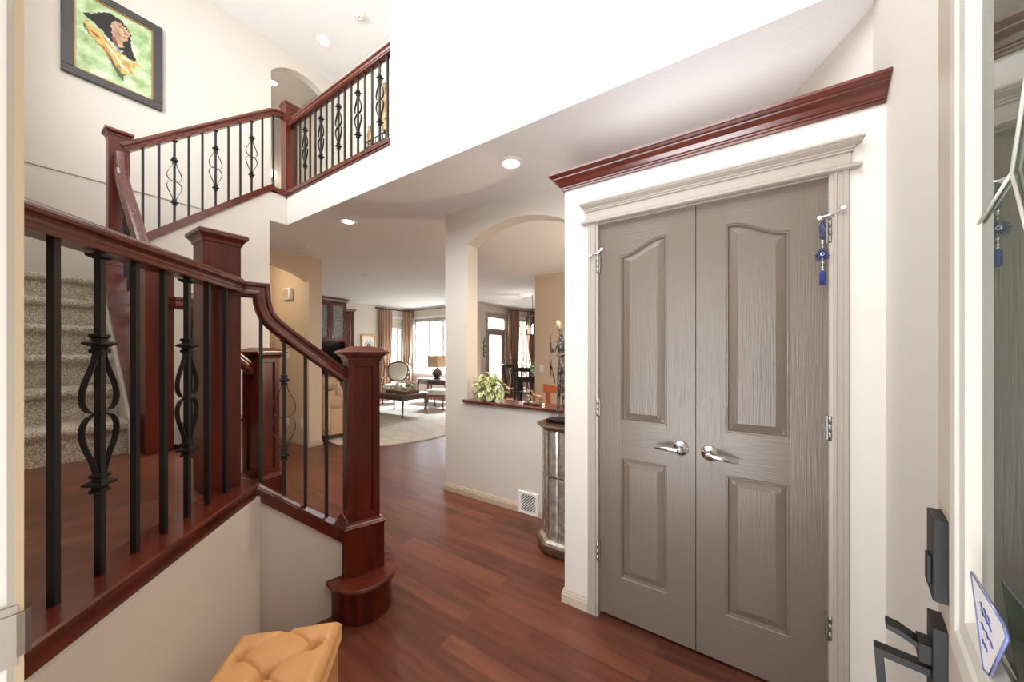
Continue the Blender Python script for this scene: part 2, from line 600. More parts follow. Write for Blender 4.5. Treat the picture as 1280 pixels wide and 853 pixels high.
# baseboards
def board(name, pts, label, h=0.075, m='trim_light'):
    """profiled baseboard along a plan polyline, standing proud to the right of the run"""
    prof = [(0, 0), (0.014, 0), (0.014, h * 0.62), (0.011, h * 0.66), (0.011, h * 0.78), (0.007, h * 0.84), (0.007, h * 0.93), (0.003, h), (0, h)]
    mb = MB()
    P = [Vector((p[0], p[1], 0)) for p in pts]
    rings = []
    for i, p in enumerate(P):
        def nrm(a, b):
            t = (b - a).normalized()
            return Vector((t.y, -t.x, 0))
        if i == 0:
            o = nrm(P[0], P[1])
        elif i == len(P) - 1:
            o = nrm(P[-2], P[-1])
        else:
            a, b = nrm(P[i - 1], p), nrm(p, P[i + 1])
            o = (a + b) / max(0.3, 1 + a.dot(b))
        rings.append([p + o * d + Vector((0, 0, z)) for d, z in prof])
    mb.loft(rings, smooth=False)
    return struct(name, mb, m, label, 'baseboard')


board('baseboard_arch', [(-2.45, 2.67), (-2.45, 2.52), (-1.575, 2.52)], 'cream baseboard under the arched half wall')
board('baseboard_arch_right', [(-1.385, 2.52), (-0.80, 2.52)], 'cream baseboard behind the display column')
board('baseboard_closet', [(-0.797, 2.50), (-0.797, 1.75), (-0.661, 1.75)], 'cream baseboard at the closet corner')
board('baseboard_closet_right', [(0.345, 1.75), (0.443, 1.75), (0.443, 0.06)], 'cream baseboard right of the closet doors')
board('baseboard_hall', [(-6.26, 0.7), (-6.26, 2.54), (-5.15, 2.54), (-5.15, 2.72), (-5.3, 2.72)], 'cream baseboard around the hallway pier')
board('baseboard_living', [(-8.9, 2.8), (-8.9, 7.4), (-5.87, 7.4), (-5.87, 7.69)], 'cream baseboard along the living room windows')
board('baseboard_dining', [(-3.03, 5.5), (-3.03, 5.38), (0.6, 5.38)], 'cream baseboard of the tan dining wall')

# cherry ledge in the arch
mb = MB()
prof = [(0, 0.885), (0.012, 0.885), (0.022, 0.893), (0.036, 0.90), (0.04, 0.907), (0.04, 0.915), (0.034, 0.923), (0, 0.923)]
rings = [[(-2.19 + (0.0), 2.52 - o, z) for o, z in prof], [(-1.02, 2.52 - o, z) for o, z in prof]]
mb.loft(rings, smooth=False)
mb.box(-2.16, -1.10, 2.52, 2.72, 0.886, 0.923)
solo('window_ledge', mb, 'cherry_rail', 'cherry wood ledge in the arched pass-through, under the potted plant', 'ledge')

# cornice of the closet
def rect_rings(mb, prof, x0, x1, y1, left=True, right=True, y_front=1.75):
    rings = []
    for o, z in prof:
        rings.append([(x0 - (o if left else 0), y_front - o, z), (x1 + (o if right else 0), y_front - o, z), (x1 + (o if right else 0), y1, z), (x0 - (o if left else 0), y1, z)])
    mb.loft(rings, smooth=False)
    return mb


mb = MB()
rect_rings(mb, [(0.0, 2.262), (0.010, 2.262), (0.010, 2.272), (0.015, 2.274), (0.015, 2.280), (0.020, 2.284), (0.024, 2.290), (0.030, 2.300), (0.040, 2.310), (0.047, 2.314), (0.050, 2.315), (0.050, 2.321), (0.058, 2.325), (0.064, 2.332), (0.066, 2.334), (0.070, 2.334), (0.070, 2.345), (0.0, 2.345)], -0.797, 0.441, 2.50, True, False)
solo('closet_cornice', mb, 'cherry_rail', 'long cherry crown moulding along the top of the closet', 'moulding')

mb = MB()
rect_rings(mb, [(0.0, 2.048), (0.022, 2.048), (0.030, 2.053), (0.030, 2.062), (0.022, 2.067), (0.016, 2.067), (0.016, 2.070)], -0.665, 0.348, 1.752, y_front=1.75)
rect_rings(mb, [(0.016, 2.070), (0.016, 2.112), (0.022, 2.112), (0.022, 2.121), (0.026, 2.121), (0.026, 2.127), (0.032, 2.131), (0.042, 2.140), (0.044, 2.146), (0.048, 2.146), (0.048, 2.153), (0.0, 2.153)], -0.650, 0.333, 1.752)
solo('door_head_casing', mb, 'trim', 'painted head casing with small cornice above the closet doors', 'trim', kind='structure')


def casing(name, x0, x1, flip, label):
    w = x1 - x0
    prof = [(0, 0), (0, -0.010), (0.06, -0.016), (0.30, -0.016), (0.34, -0.013), (0.62, -0.013), (0.66, -0.017), (0.80, -0.017), (0.84, -0.011), (1, -0.009), (1, 0)]
    pts = [(x0 + (1 - u if flip else u) * w, 1.75 + d) for u, d in prof]
    mb = MB().prism(pts, 'z', 0, 2.049)
    mb.box((x1 if not flip else x0) - 0.004, (x1 if not flip else x0) + 0.004, 1.742, 1.80, 0, 2.049)
    struct(name, mb, 'trim', label, 'trim')


casing('trim_2', -0.661, -0.608, False, 'fluted casing left of the closet doors')
casing('trim_3', 0.293, 0.346, True, 'fluted casing right of the closet doors')
mb = MB().box(-0.61, 0.295, 1.752, 1.80, 2.043, 2.052)
struct('trim_4', mb, 'trim', 'head jamb above the closet doors', 'trim')


# closet doors with raised panels
def closet_door(name, x0, x1, px0, px1, rising, label, hx):
    d = thing(name, ((x0 + x1) / 2, 1.78, 0.016), label, 'door', 'closet double doors', kind='structure')
    z0, z1 = 0.020, 2.043
    def top(x):
        u = (x - px0) / (px1 - px0)
        u = u if rising else 1 - u
        s = min(1, max(0, (u - 0.05) / 0.85))
        return 1.868 + 0.066 * (s * s * (3 - 2 * s))
    def dep(dd):
        # ogee groove, then a wide bevel up to the raised field
        if dd <= 0:
            return 0
        if dd < 0.004:
            return -0.004 * dd / 0.004
        if dd < 0.008:
            return -0.004
        if dd < 0.013:
            return -0.004 - 0.010 * (dd - 0.008) / 0.005
        if dd < 0.044:
            return -0.014 + 0.0125 * (dd - 0.013) / 0.031
        return -0.0015
    def lines(a, b, extra, step):
        s = set([a, b])
        n = int((b - a) / step)
        for i in range(n + 1):
            s.add(a + (b - a) * i / n)
        for e in extra:
            if a < e < b:
                s.add(e)
        s = sorted(s)
        out = [s[0]]
        for v in s[1:]:
            if v - out[-1] > 0.0006:
                out.append(v)
        return out
    off = (0, 0.004, 0.008, 0.013, 0.044)
    ex = [px0 + o for o in off] + [px1 - o for o in off]
    ez = []
    for lo, hi in ((1.026, None), (0.229, 0.840)):
        ez += [lo + o for o in off] + ([hi - o for o in off] if hi else [])
    xs = lines(x0, x1, ex, 0.008)
    zz = lines(z0, 1.80, ez, 0.02) + lines(1.802, 1.945, [], 0.0016) + lines(1.95, z1, [], 0.02)
    vs = []
    for z in zz:
        for x in xs:
            dd = max(min(x - px0, px1 - x, z - 1.026, top(x) - z), min(x - px0, px1 - x, z - 0.229, 0.840 - z))
            vs.append((x, 1.765 - dep(dd), z))
    n = len(xs)
    fs = [(j * n + i, j * n + i + 1, (j + 1) * n + i + 1, (j + 1) * n + i) for j in range(len(zz) - 1) for i in range(n - 1)]
    mb = MB()
    rail_f, stile_f = [], []
    for f in fs:
        x = sum(vs[i][0] for i in f) / 4
        z = sum(vs[i][2] for i in f) / 4
        (rail_f if px0 < x < px1 and (z < 0.229 or 0.840 < z < 1.026 or z > top(x)) else stile_f).append(f)
    mb.add(vs, stile_f)
    mb.f += [list(f) for f in rail_f]
    mb.mi += [1] * len(rail_f)
    mb.sm += [False] * len(rail_f)
    mb.add([(x0, 1.765, z0), (x1, 1.765, z0), (x1, 1.80, z0), (x0, 1.80, z0), (x0, 1.765, z1), (x1, 1.765, z1), (x1, 1.80, z1), (x0, 1.80, z1)],
           [(0, 3, 2, 1), (4, 5, 6, 7), (1, 2, 6, 5), (2, 3, 7, 6), (3, 0, 4, 7)])
    part('door_panel', mb, ['door', 'door_rail'], d)
    hz = [(1.79, 1.88), (1.045, 1.135), (0.29, 0.385)]
    for a, b in hz:
        h = MB()
        T = TR(hx, 1.743, 0)
        for k in range(3):
            h.lathe([(0.0001, a + (b - a) * k / 3 + 0.0003), (0.0062, a + (b - a) * k / 3 + 0.0003), (0.0062, a + (b - a) * (k + 1) / 3 - 0.0003), (0.0001, a + (b - a) * (k + 1) / 3 - 0.0003)], 10, tf=T)
        h.lathe([(0.0001, a - 0.004), (0.0045, a - 0.002), (0.0045, b + 0.002), (0.0001, b + 0.005)], 8, tf=T)
        s = 1 if hx > 0 else -1
        h.box(min(hx, hx - s * 0.012), max(hx, hx - s * 0.012), 1.748, 1.766, a, b)
        part('hinge', h, 'steel', d, label='steel butt hinge')
    return d


dl = closet_door('door_1', -0.604, -0.1585, -0.495, -0.279, True, 'left taupe raised-panel closet door, arch rising to the right', -0.609)
dr = closet_door('door_2', -0.1555, 0.290, -0.042, 0.176, False, 'right taupe raised-panel closet door with blue charm at its hinge', 0.2935)


def lever(d, x, z, sgn, droop):
    h = MB()
    T = TR(x, 1.765, z) @ Matrix.Rotation(R(90), 4, 'X')
    h.lathe([(0.0001, 0.0), (0.033, 0.0), (0.034, 0.003), (0.031, 0.007), (0.026, 0.008), (0.024, 0.011), (0.017, 0.013), (0.013, 0.02), (0.012, 0.045), (0.014, 0.05), (0.013, 0.058), (0.0001, 0.06)], 24, tf=T)
    pts, rr = [], []
    for k in range(11):
        u = k / 10
        pts.append((x + sgn * 0.108 * u * math.cos(droop), 1.765 - 0.052 - 0.006 * math.sin(u * math.pi) + 0.014 * u * u, z - 0.108 * u * math.sin(droop) + 0.004 * math.sin(u * math.pi)))
        rr.append(0.0092 * (1 - 0.62 * u ** 3) + 0.002 * math.sin(u * math.pi))
    h.tube(pts, rr, 12)
    part('door_handle', h, 'chrome', d, label='satin nickel lever handle')


lever(dl, -0.219, 0.930, -1, R(2))
lever(dr, -0.103, 0.926, 1, R(9))


# hinge-pin door stops and the hanging charm
def doorstop(name, x, sgn, z, label):
    s = thing(name, (x, 1.742, z), label, 'door stop', 'hinge-pin door stops')
    mb = MB()
    T = TR(x, 1.742, z)
    mb.lathe([(0.0001, -0.004), (0.011, -0.004), (0.011, 0.004), (0.0001, 0.004)], 12, tf=T)
    mb.tube([(x + 0.030, 1.722, z + 0.012), (x, 1.738, z), (x - 0.030, 1.724, z - 0.008)], 0.0042, 8)
    part('stop_bar', mb, 'chrome', s)
    for dx, dy, dz in ((0.033, 1.720, 0.014), (-0.033, 1.722, -0.010)):
        part('bumper', MB().sphere((x + dx, dy, z + dz), 0.0085, 10, 6, sc=(1.0, 1.1, 1.0)), 'white', s, label='white rubber bumper')
    return s


doorstop('door_stop', -0.6115, -1, 1.888, 'small chrome hinge-pin stop at the left closet hinge')
doorstop('door_stop', 0.2935, 1, 1.893, 'chrome hinge-pin stop carrying the blue charm')
M['blue_fur'] = mat('blue_grey_fur', (96, 104, 138), 0.95, bump=((120, 120, 120), 1, 0.02), var=((40, 40, 40), (60, 66, 96), 0.2))
M['navy'] = mat('navy_thread', (40, 50, 120), 0.8)
ch = thing('hanging_charm', (0.270, 1.733, 1.862), 'blue evil-eye charm with tassel hanging from the hinge stop', 'charm')
mb = MB()
for k in range(9):
    a = R(k * 40)
    mb.tube([(0.270, 1.733, 1.872), (0.270 + 0.007 * math.cos(a), 1.733 + 0.006 * math.sin(a), 1.855), (0.270 + 0.006 * math.cos(a), 1.733 + 0.005 * math.sin(a), 1.808)], [0.002, 0.003, 0.002], 5)
part('top_tassel', mb, 'blue_fur', ch)
mb = MB()
mb.tube([(0.270, 1.733, 1.82), (0.270, 1.733, 1.66)], 0.0016, 6)
for z in (1.798, 1.79, 1.715, 1.697, 1.688):
    mb.sphere((0.270, 1.733, z), 0.0052, 10, 6)
part('bead', mb, 'chrome', ch)
mb = MB()
rr = random.Random(3)
for k in range(140):
    a, b = rr.uniform(0, 2 * math.pi), rr.uniform(0.008, 0.027)
    p = (0.267 + b * math.cos(a), 1.726 + rr.uniform(-0.004, 0.006), 1.745 + b * math.sin(a))
    mb.tube([(0.268 + 0.3 * (p[0] - 0.268), 1.731, 1.745 + 0.3 * (p[2] - 1.745)), p], [0.0022, 0.0006], 5)
part('fur_ring', mb, 'blue_fur', ch)
eye = MB()
T = TR(0.268, 1.722, 1.745) @ Matrix.Rotation(R(90), 4, 'X')
eye.lathe([(0.0001, -0.003), (0.011, -0.003), (0.011, 0.002), (0.0001, 0.003)], 18, 0, T)
eye.lathe([(0.0001, 0.0032), (0.0068, 0.0032), (0.0001, 0.0042)], 16, 1, T)
eye.lathe([(0.0001, 0.0045), (0.0034, 0.0045), (0.0001, 0.0052)], 12, 0, T)
part('eye_disc', eye, ['navy', 'white'], ch)
mb = MB()
for k in range(10):
    a = R(k * 36)
    mb.tube([(0.270, 1.733, 1.688), (0.270 + 0.006 * math.cos(a), 1.733 + 0.006 * math.sin(a), 1.675), (0.270 + 0.007 * math.cos(a), 1.733 + 0.006 * math.sin(a), 1.632)], [0.002, 0.003, 0.0022], 5)
part('bottom_tassel', mb, 'navy', ch)


# ------------------------------------------------------------ stairs
land = thing('stair_landing', (-2.3, 0.35, LAND), 'hardwood stair landing behind the black iron balusters', 'landing')
mb = MB().prism([(-1.26, 0.03), (-1.90, 0.67), (-2.84, 0.67), (-3.04, 0.66), (-3.04, 0.03)], 'z', LAND - 0.04, LAND)
part('floor_boards', mb, 'floor_cross', land)
# diagonal edge board with moulded nosing, and the skirt board below it
d45 = Vector((-1, 1, 0)).normalized()
n45 = Vector((1, 1, 0)).normalized()
Bc = Vector((-1.845, 0.675, 0))
A2 = Vector((-1.20, 0.03, 0))
N1 = Vector((math.cos(R(-20.6)), math.sin(R(-20.6)), 0))
def edge_run(prof):
    # profile (outwards, z) along the diagonal run then mitred down the side of the flight
    r0 = [A2 + n45 * o + Vector((0, 0, z)) for o, z in prof]
    # mitre at the corner between normal n45 and normal +x
    m = (n45 + N1) / (1 + n45.dot(N1))
    r1 = [Bc + m * o + Vector((0, 0, z)) for o, z in prof]
    return [r0, r1]
mb = MB()
mb.loft(edge_run([(-0.125, LAND - 0.03), (-0.125, LAND + 0.002), (0.016, LAND + 0.002), (0.022, LAND - 0.003), (0.022, LAND - 0.011), (0.014, LAND - 0.015), (0.014, LAND - 0.020), (0.009, LAND - 0.024), (0.009, LAND - 0.031), (-0.01, LAND - 0.034)]), smooth=False)
part('edge_nosing', mb, 'cherry_rail', land)
mb = MB()
mb.loft(edge_run([(-0.02, LAND - 0.10), (0.002, LAND - 0.10), (0.002, LAND - 0.026), (-0.02, LAND - 0.026)]), smooth=False)
part('skirt_board', mb, 'cherry_side', land)
mb = MB().box(-2.82, -1.965, 0.63, 0.685, LAND - 0.05, LAND + 0.001)
part('flight_nosing', mb, 'cherry_rail', land)

# short flight from the hall up to the landing
fl = thing('short_staircase', (-2.4, 1.0, 0), 'short cherry staircase from the hall to the landing, with rounded starting step', 'staircase')
def tread_poly(y0, y1):
    return [(-2.80 - 0.328 * (y0 - 0.62) - 0.02, y0), (-2.80 - 0.328 * (y1 - 0.62) - 0.02, y1), (-1.955 + 0.376 * (y1 - 0.62) - 0.01, y1), (-1.955 + 0.376 * (y0 - 0.62) - 0.01, y0)]


for k, (y0, y1) in enumerate(((0.68, 0.90), (0.68, 1.12))):
    z = 0.587 - 0.196 * k
    mb = MB().prism(tread_poly(y0, y1 - 0.025), 'z', 0.0 if k else 0.2, z - 0.03)
    mb.prism(tread_poly(y0, y1), 'z', z - 0.03, z)
    part('step', mb, 'cherry_rail', fl)
# bullnose step wrapping round both newels
def bull(off, z0, z1):
    pts = []
    # right-hand rounded end round newel one
    key = [(-1.83, 0.975), (-1.76, 0.955), (-1.69, 0.955), (-1.61, 0.975), (-1.555, 1.02), (-1.530, 1.08), (-1.528, 1.15), (-1.555, 1.215), (-1.62, 1.275), (-1.72, 1.325), (-1.86, 1.36), (-2.36, 1.37), (-2.88, 1.36), (-3.02, 1.325), (-3.12, 1.275), (-3.17, 1.2), (-3.17, 1.1), (-3.12, 1.0), (-3.05, 0.97)]
    c = Vector((-2.36, 1.12, 0))
    n = len(key)
    sm = []
    for i in range(n):
        p0, p1, p2, p3 = [Vector((*key[max(0, min(n - 1, i + k))], 0)) for k in (-1, 0, 1, 2)]
        for t in (0, 0.25, 0.5, 0.75):
            if i == n - 1 and t > 0:
                break
            q = 0.5 * ((2 * p1) + (p2 - p0) * t + (2 * p0 - 5 * p1 + 4 * p2 - p3) * t * t + (3 * p1 - p0 - 3 * p2 + p3) * t ** 3)
            sm.append(q)
    out = []
    for i, q in enumerate(sm):
        t = (sm[min(i + 1, len(sm) - 1)] - sm[max(i - 1, 0)]).normalized()
        nn = Vector((t.y, -t.x, 0))
        out.append(q + nn * off)
    return out
def bull_prism(mb, prof):
    rings = [[Vector((p.x, p.y, z)) for p in bull(o, 0, 0)] for o, z in prof]
    mb.loft(rings, smooth=False)
mb = MB()
bull_prism(mb, [(-0.026, 0.0), (-0.026, 0.166)])
part('riser', mb, 'cherry', fl)
mb = MB()
bull_prism(mb, [(-0.03, 0.164), (-0.006, 0.166), (0.0, 0.173), (0.002, 0.181), (0.0, 0.189), (-0.006, 0.196), (-0.02, 0.1965)])
part('tread', mb, 'cherry_rail', fl)
for T_, sg, t0 in ((T1, 1, -0.372), (T2, -1, -0.42)):
    def zc2(t, d=0.0):
        return zc_curb(t) + d
    mb = MB().prism([(t0, zc2(t0, -0.03)), (0.02, zc2(0.02, -0.03)), (0.02, zc2(0.02)), (t0 - 0.06 * (sg > 0), zc2(t0)), (t0 - 0.06 * (sg > 0), zc2(t0, -0.03))], 'x', -0.062, 0.052 if sg > 0 else 0.062, tf=T_)
    if sg > 0:
        mb.prism([(t0, zc2(t0, -0.004)), (0.03, zc2(0.03, -0.004)), (0.03, zc2(0.03, -0.013)), (t0, zc2(t0, -0.013))], 'x', 0.052, 0.066, tf=T_)
        mb.prism([(t0, zc2(t0, -0.017)), (0.03, zc2(0.03, -0.017)), (0.03, zc2(0.03, -0.026)), (t0, zc2(t0, -0.026))], 'x', 0.050, 0.060, tf=T_)
    part('curb_cap', mb, 'cherry_rail', fl)
    mb = MB().prism([(t0, zc2(t0, -0.078)), (0.02, zc2(0.02, -0.078)), (0.02, zc2(0.02, -0.02)), (t0, zc2(t0, -0.02))], 'x', 0.03 if sg > 0 else -0.054, 0.054 if sg > 0 else -0.03, tf=T_)
    part('skirt_board', mb, 'cherry_side', fl)


# newel posts
def newel_post(name, x, y, z, top, s, label, rotz=0.0):
    """plain square post with a small moulded cap"""
    o = thing(name, (x, y, z), label, 'newel post', 'plain newel posts', rotz)
    h = s / 2
    mb = MB().box(-h, h, -h, h, 0, top - z - 0.04)
    part('shaft', mb, 'cherry', o, local=True, bev=0.003)
    t = top - z
    mb = MB().square_stack([(h + 0.001, t - 0.052), (h + 0.004, t - 0.048), (h + 0.006, t - 0.038), (h + 0.013, t - 0.028), (h + 0.019, t - 0.022), (h + 0.022, t - 0.020), (h + 0.022, t - 0.006), (h + 0.016, t), (0.002, t + 0.001)])
    part('cap', mb, 'cherry_rail', o, local=True)
    return o


newel_post('newel_post', -1.915, 0.557, LAND, 1.893, 0.13, 'square cherry newel post where the diagonal landing rail ends, nearest post')
newel_post('newel_post', -2.912, 0.562, LAND, 1.893, 0.122, 'square cherry newel post at the foot of the carpeted stairs')
newel_post('newel_post', -4.158, 0.578, MID - 0.02, 3.135, 0.115, 'cherry newel post standing high at the turn of the stairs, below the painting')
newel_post('newel_post', -4.095, 1.812, UPF - 0.02, 4.065, 0.115, 'slim cherry newel post at the corner of the balcony rail')


def panel_newel(name, x, y, rotz, label, top=1.408):
    o = thing(name, (x, y, 0.196), label, 'newel post', 'panelled newel posts', rotz)
    b, h = 0.099, 0.0793
    zb = 0.452 - 0.196
    mb = MB().box(-b, b, -b, b, -0.006, zb - 0.012)
    part('base_block', mb, 'cherry', o, local=True, bev=0.002)
    mb = MB().square_stack([(b, zb - 0.012), (b + 0.005, zb - 0.012), (b + 0.005, zb - 0.004), (b - 0.002, zb), (b - 0.003, zb + 0.004), (h + 0.008, zb + 0.010), (h + 0.006, zb + 0.018), (h, zb + 0.020)])
    part('base_moulding', mb, 'cherry_rail', o, local=True)
    t = top - 0.196
    zt = t - 0.062
    # shaft with a recessed panel on every face
    mb = MB()
    zl, zh = zb + 0.055, zt - 0.045
    w, dp = 0.044, 0.014
    for k in range(4):
        T = Matrix.Rotation(R(90 * k), 4, 'Z')
        F = [(-h, -h, zb + 0.015), (h, -h, zb + 0.015), (h, -h, zt + 0.02), (-h, -h, zt + 0.02)]
        I = [(-w, -h, zl), (w, -h, zl), (w, -h, zh), (-w, -h, zh)]
        w2 = w - 0.004
        D = [(-w2, -h + dp, zl + 0.004), (w2, -h + dp, zl + 0.004), (w2, -h + dp, zh - 0.004), (-w2, -h + dp, zh - 0.004)]
        fs = []
        for i in range(4):
            j = (i + 1) % 4
            fs += [(i, j, 4 + j, 4 + i), (4 + i, 4 + j, 8 + j, 8 + i)]
        fs.append((8, 9, 10, 11))
        mb.add(F + I + D, fs, tf=T)
    part('shaft', mb, 'cherry', o, local=True)
    mb = MB().square_stack([(h, zt - 0.018), (h + 0.006, zt - 0.014), (h + 0.008, zt - 0.004), (h + 0.015, zt + 0.006), (h + 0.024, zt + 0.012), (h + 0.024, zt + 0.017), (h + 0.036, zt + 0.020), (h + 0.040, zt + 0.023), (h + 0.040, zt + 0.032), (h + 0.036, zt + 0.035), (0.050, t), (0.002, t + 0.001)])
    part('cap', mb, 'cherry_rail', o, local=True)
    return o


panel_newel('panelled_newel_post', -1.7575, 1.146, R(-20.6), 'panelled cherry newel post on the rounded starting step, beside the ottoman')
panel_newel('panelled_newel_post', -2.98, 1.127, R(18.2), 'panelled cherry newel post on the far side of the short flight')

# balusters: one mesh per height, with wrought basket and collars on every third
BASK = {}


def basket_meshes():
    if BASK:
        return BASK
    mb = MB()
    # two flat ribbons in the plane of the railing (local y), pinched in the middle
    for sg in (-1, 1):
        rings = []
        for i in range(49):
            u = i / 48 * 2 - 1
            q = abs(u)
            if q < 0.26:
                r = 0.010 + 0.038 * math.sqrt(max(0, 1 - (1 - q / 0.26) ** 2))
            else:
                r = 0.011 + 0.037 * (math.cos(math.pi * (q - 0.26) / 0.74) + 1) / 2
            w, t = 0.0068, 0.0016
            z = u * 0.168
            rings.append([(-w, sg * (r - t), z), (w, sg * (r - t), z), (w, sg * (r + t), z), (-w, sg * (r + t), z)])
        mb.loft(rings, smooth=False)
    BASK['basket'] = mesh_of('basket', mb, 'iron')
    mb = MB().square_stack([(0.009, -0.026), (0.014, -0.024), (0.014, -0.017), (0.010, -0.013), (0.011, -0.009), (0.022, -0.003), (0.023, 0.0), (0.022, 0.003), (0.011, 0.009), (0.010, 0.013), (0.014, 0.017), (0.014, 0.024), (0.009, 0.026)])
    BASK['collar'] = mesh_of('collar', mb, 'iron')
    mb = MB().square_stack([(0.0085, -0.012), (0.018, -0.006), (0.019, 0.0)])
    BASK['flange'] = mesh_of('flange', mb, 'iron')
    return BASK


def link(name, me, parent, loc, rotz=0.0):
    o = bpy.data.objects.new(name, me)
    COL.objects.link(o)
    o.parent = parent
    o.location = loc
    o.rotation_euler = (0, 0, rotz)
    return o


def baluster(parent, x, y, z, h, basket, rotz=0.0, a=0.0075, zb=None):
    # local y runs along the railing
    B = basket_meshes()
    key = 'bar%.3f_%.4f' % (h, a)
    if key not in BASK:
        BASK[key] = mesh_of('baluster', MB().box(-a, a, -a, a, 0, h), 'iron')
    b = link('baluster', BASK[key], parent, Vector((x, y, z)) - Vector(parent.location), rotz)
    if basket:
        zc = h / 2 if zb is None else zb
        link('basket', B['basket'], b, (0, 0, zc))
        for s in (-1, 1):
            link('collar', B['collar'], b, (0, 0, zc + s * 0.185))
        link('flange', B['flange'], b, (0, 0, h - 0.006))
    return b


RAIL = [(-0.031, 0), (0.031, 0), (0.033, 0.004), (0.033, 0.014), (0.029, 0.018), (0.025, 0.022), (0.025, 0.030), (0.029, 0.036), (0.034, 0.042), (0.036, 0.050), (0.034, 0.057), (0.028, 0.062), (0.026, 0.066), (0.014, 0.0705), (0, 0.072), (-0.014, 0.0705), (-0.026, 0.066), (-0.028, 0.062), (-0.034, 0.057), (-0.036, 0.050), (-0.034, 0.042), (-0.029, 0.036), (-0.025, 0.030), (-0.025, 0.022), (-0.029, 0.018), (-0.033, 0.014), (-0.033, 0.004)]
RAILC = [(a, h - 0.036) for a, h in RAIL]


def rail(parent, pts, side, prof=RAIL, name='handrail'):
    global SIDE
    SIDE = Vector(side)
    mb = MB().sweep(pts, prof)
    SIDE = None
    return part(name, mb, 'cherry_rail', parent)


# diagonal landing rail
g = thing('stair_railing', (-1.5, 0.25, LAND), 'nearest railing, running diagonally along the edge of the landing', 'railing', 'stair railings')
rail(g, [(-1.273, 0.018, 1.640), (-1.862, 0.607, 1.640)], (0.7071, 0.7071, 0))
for i, (x, y) in enumerate([(-1.337, 0.086), (-1.416, 0.165), (-1.492, 0.241), (-1.568, 0.317), (-1.644, 0.393), (-1.722, 0.471), (-1.800, 0.549)]):
    baluster(g, x, y, LAND, 0.858, i in (1, 4), R(45), zb=0.432)

# rails of the short flight: level, dropping over a gooseneck, then sloping to the panelled newels
GOOSE = [(-0.455, 1.668), (-0.347, 1.668), (-0.344, 1.615), (-0.337, 1.582), (-0.325, 1.550), (-0.306, 1.522), (-0.282, 1.497), (-0.25, 1.468), (-0.15, 1.384), (0.026, 1.240)]


def zrail(t):
    for (ta, za), (tb, zb_) in zip(GOOSE, GOOSE[1:]):
        if ta <= t <= tb:
            return za + (zb_ - za) * (t - ta) / (tb - ta)
    return GOOSE[-1][1]


for T_, lab, ang in ((T1, 'short sloping railing down to the panelled post beside the ottoman', R(-20.6)), (T2, 'sloping railing on the far side of the short flight', R(18.2))):
    g = thing('stair_railing', tuple(T_ @ Vector((0, -0.2, 0.6))), lab, 'railing', 'stair railings')
    rail(g, [T_ @ Vector((0, t, z)) for t, z in GOOSE], T_.to_3x3() @ Vector((-1, 0, 0)), RAILC)
    for i, t in enumerate((-0.348, -0.255, -0.165, -0.069)):
        z = zc_curb(t) - 0.004
        zt = 1.585 if i == 0 else zrail(t) - 0.03
        p = T_ @ Vector((0, t, z))
        baluster(g, p.x, p.y, p.z, zt - z, i == 1, ang, zb=0.385)

# carpeted flight and the landing at the turn
RUN, RISE = 0.22, 0.192
cs = thing('carpeted_staircase', (-3.6, 0.25, LAND), 'speckled beige carpeted stairs rising from the landing', 'staircase')


def carpet_step(x0, x1, y0, y1, z0, z1):
    """one carpeted step: riser with a rolled nosing (front faces +x)"""
    prof = [(x1 - 0.035, z0), (x1 - 0.035, z1 - 0.055), (x1 - 0.012, z1 - 0.050), (x1 - 0.003, z1 - 0.038), (x1, z1 - 0.024), (x1 - 0.004, z1 - 0.010), (x1 - 0.016, z1 - 0.002), (x1 - 0.03, z1), (x0, z1), (x0, z0)]
    return MB().prism([(p[0], p[1]) for p in prof], 'y', y0, y1)


for k in range(5):
    xf = -3.0 + 0.032 - RUN * k
    part('step', carpet_step(xf - RUN - 0.04, xf, 0.03, 0.452, LAND + RISE * k, LAND + RISE * (k + 1)), 'carpet', cs)
xf = -3.0 + 0.032 - RUN * 5
part('step', carpet_step(-5.13, xf, 0.03, 0.62, LAND + RISE * 5, MID), 'carpet', cs)
mb = MB().prism([(-2.955, LAND), (-2.955, LAND + 0.20), (-4.07, MID + 0.06), (-4.10, MID + 0.06), (-4.10, LAND)], 'y', 0.452, 0.470)
part('skirting', mb, 'wall', cs)
mb = MB().prism([(-2.97, LAND), (-2.97, LAND + 0.20), (-4.10, LAND + 0.20 + 1.035 * 1.13), (-4.10, LAND)], 'y', 0.470, 0.62)
part('stringer', mb, 'cherry', cs)
mb = MB().prism([(-2.965, LAND + 0.20), (-2.965, LAND + 0.226), (-4.10, LAND + 0.226 + 1.035 * 1.135), (-4.10, LAND + 0.20 + 1.035 * 1.135)], 'y', 0.463, 0.628)
part('stringer_cap', mb, 'cherry_rail', cs)


def zcap(x):
    return LAND + 0.226 + 1.035 * (-2.965 - x)


g = thing('stair_railing', (-3.5, 0.57, LAND), 'steep railing of the carpeted stairs up to the high newel post', 'railing', 'stair railings')
rail(g, [(-2.96, 0.575, 1.71), (-3.93, 0.575, 2.665), (-3.99, 0.575, 2.73), (-4.02, 0.575, 2.79), (-4.035, 0.575, 2.90), (-4.10, 0.575, 2.90)], (0, 1, 0), RAILC)
for i in range(8):
    x = -3.09 - 0.112 * i
    zt = 1.71 + (2.665 - 1.71) / 0.97 * (-2.96 - x) - 0.03
    baluster(g, x, 0.575, zcap(x), zt - zcap(x), i % 3 == 1, R(90))

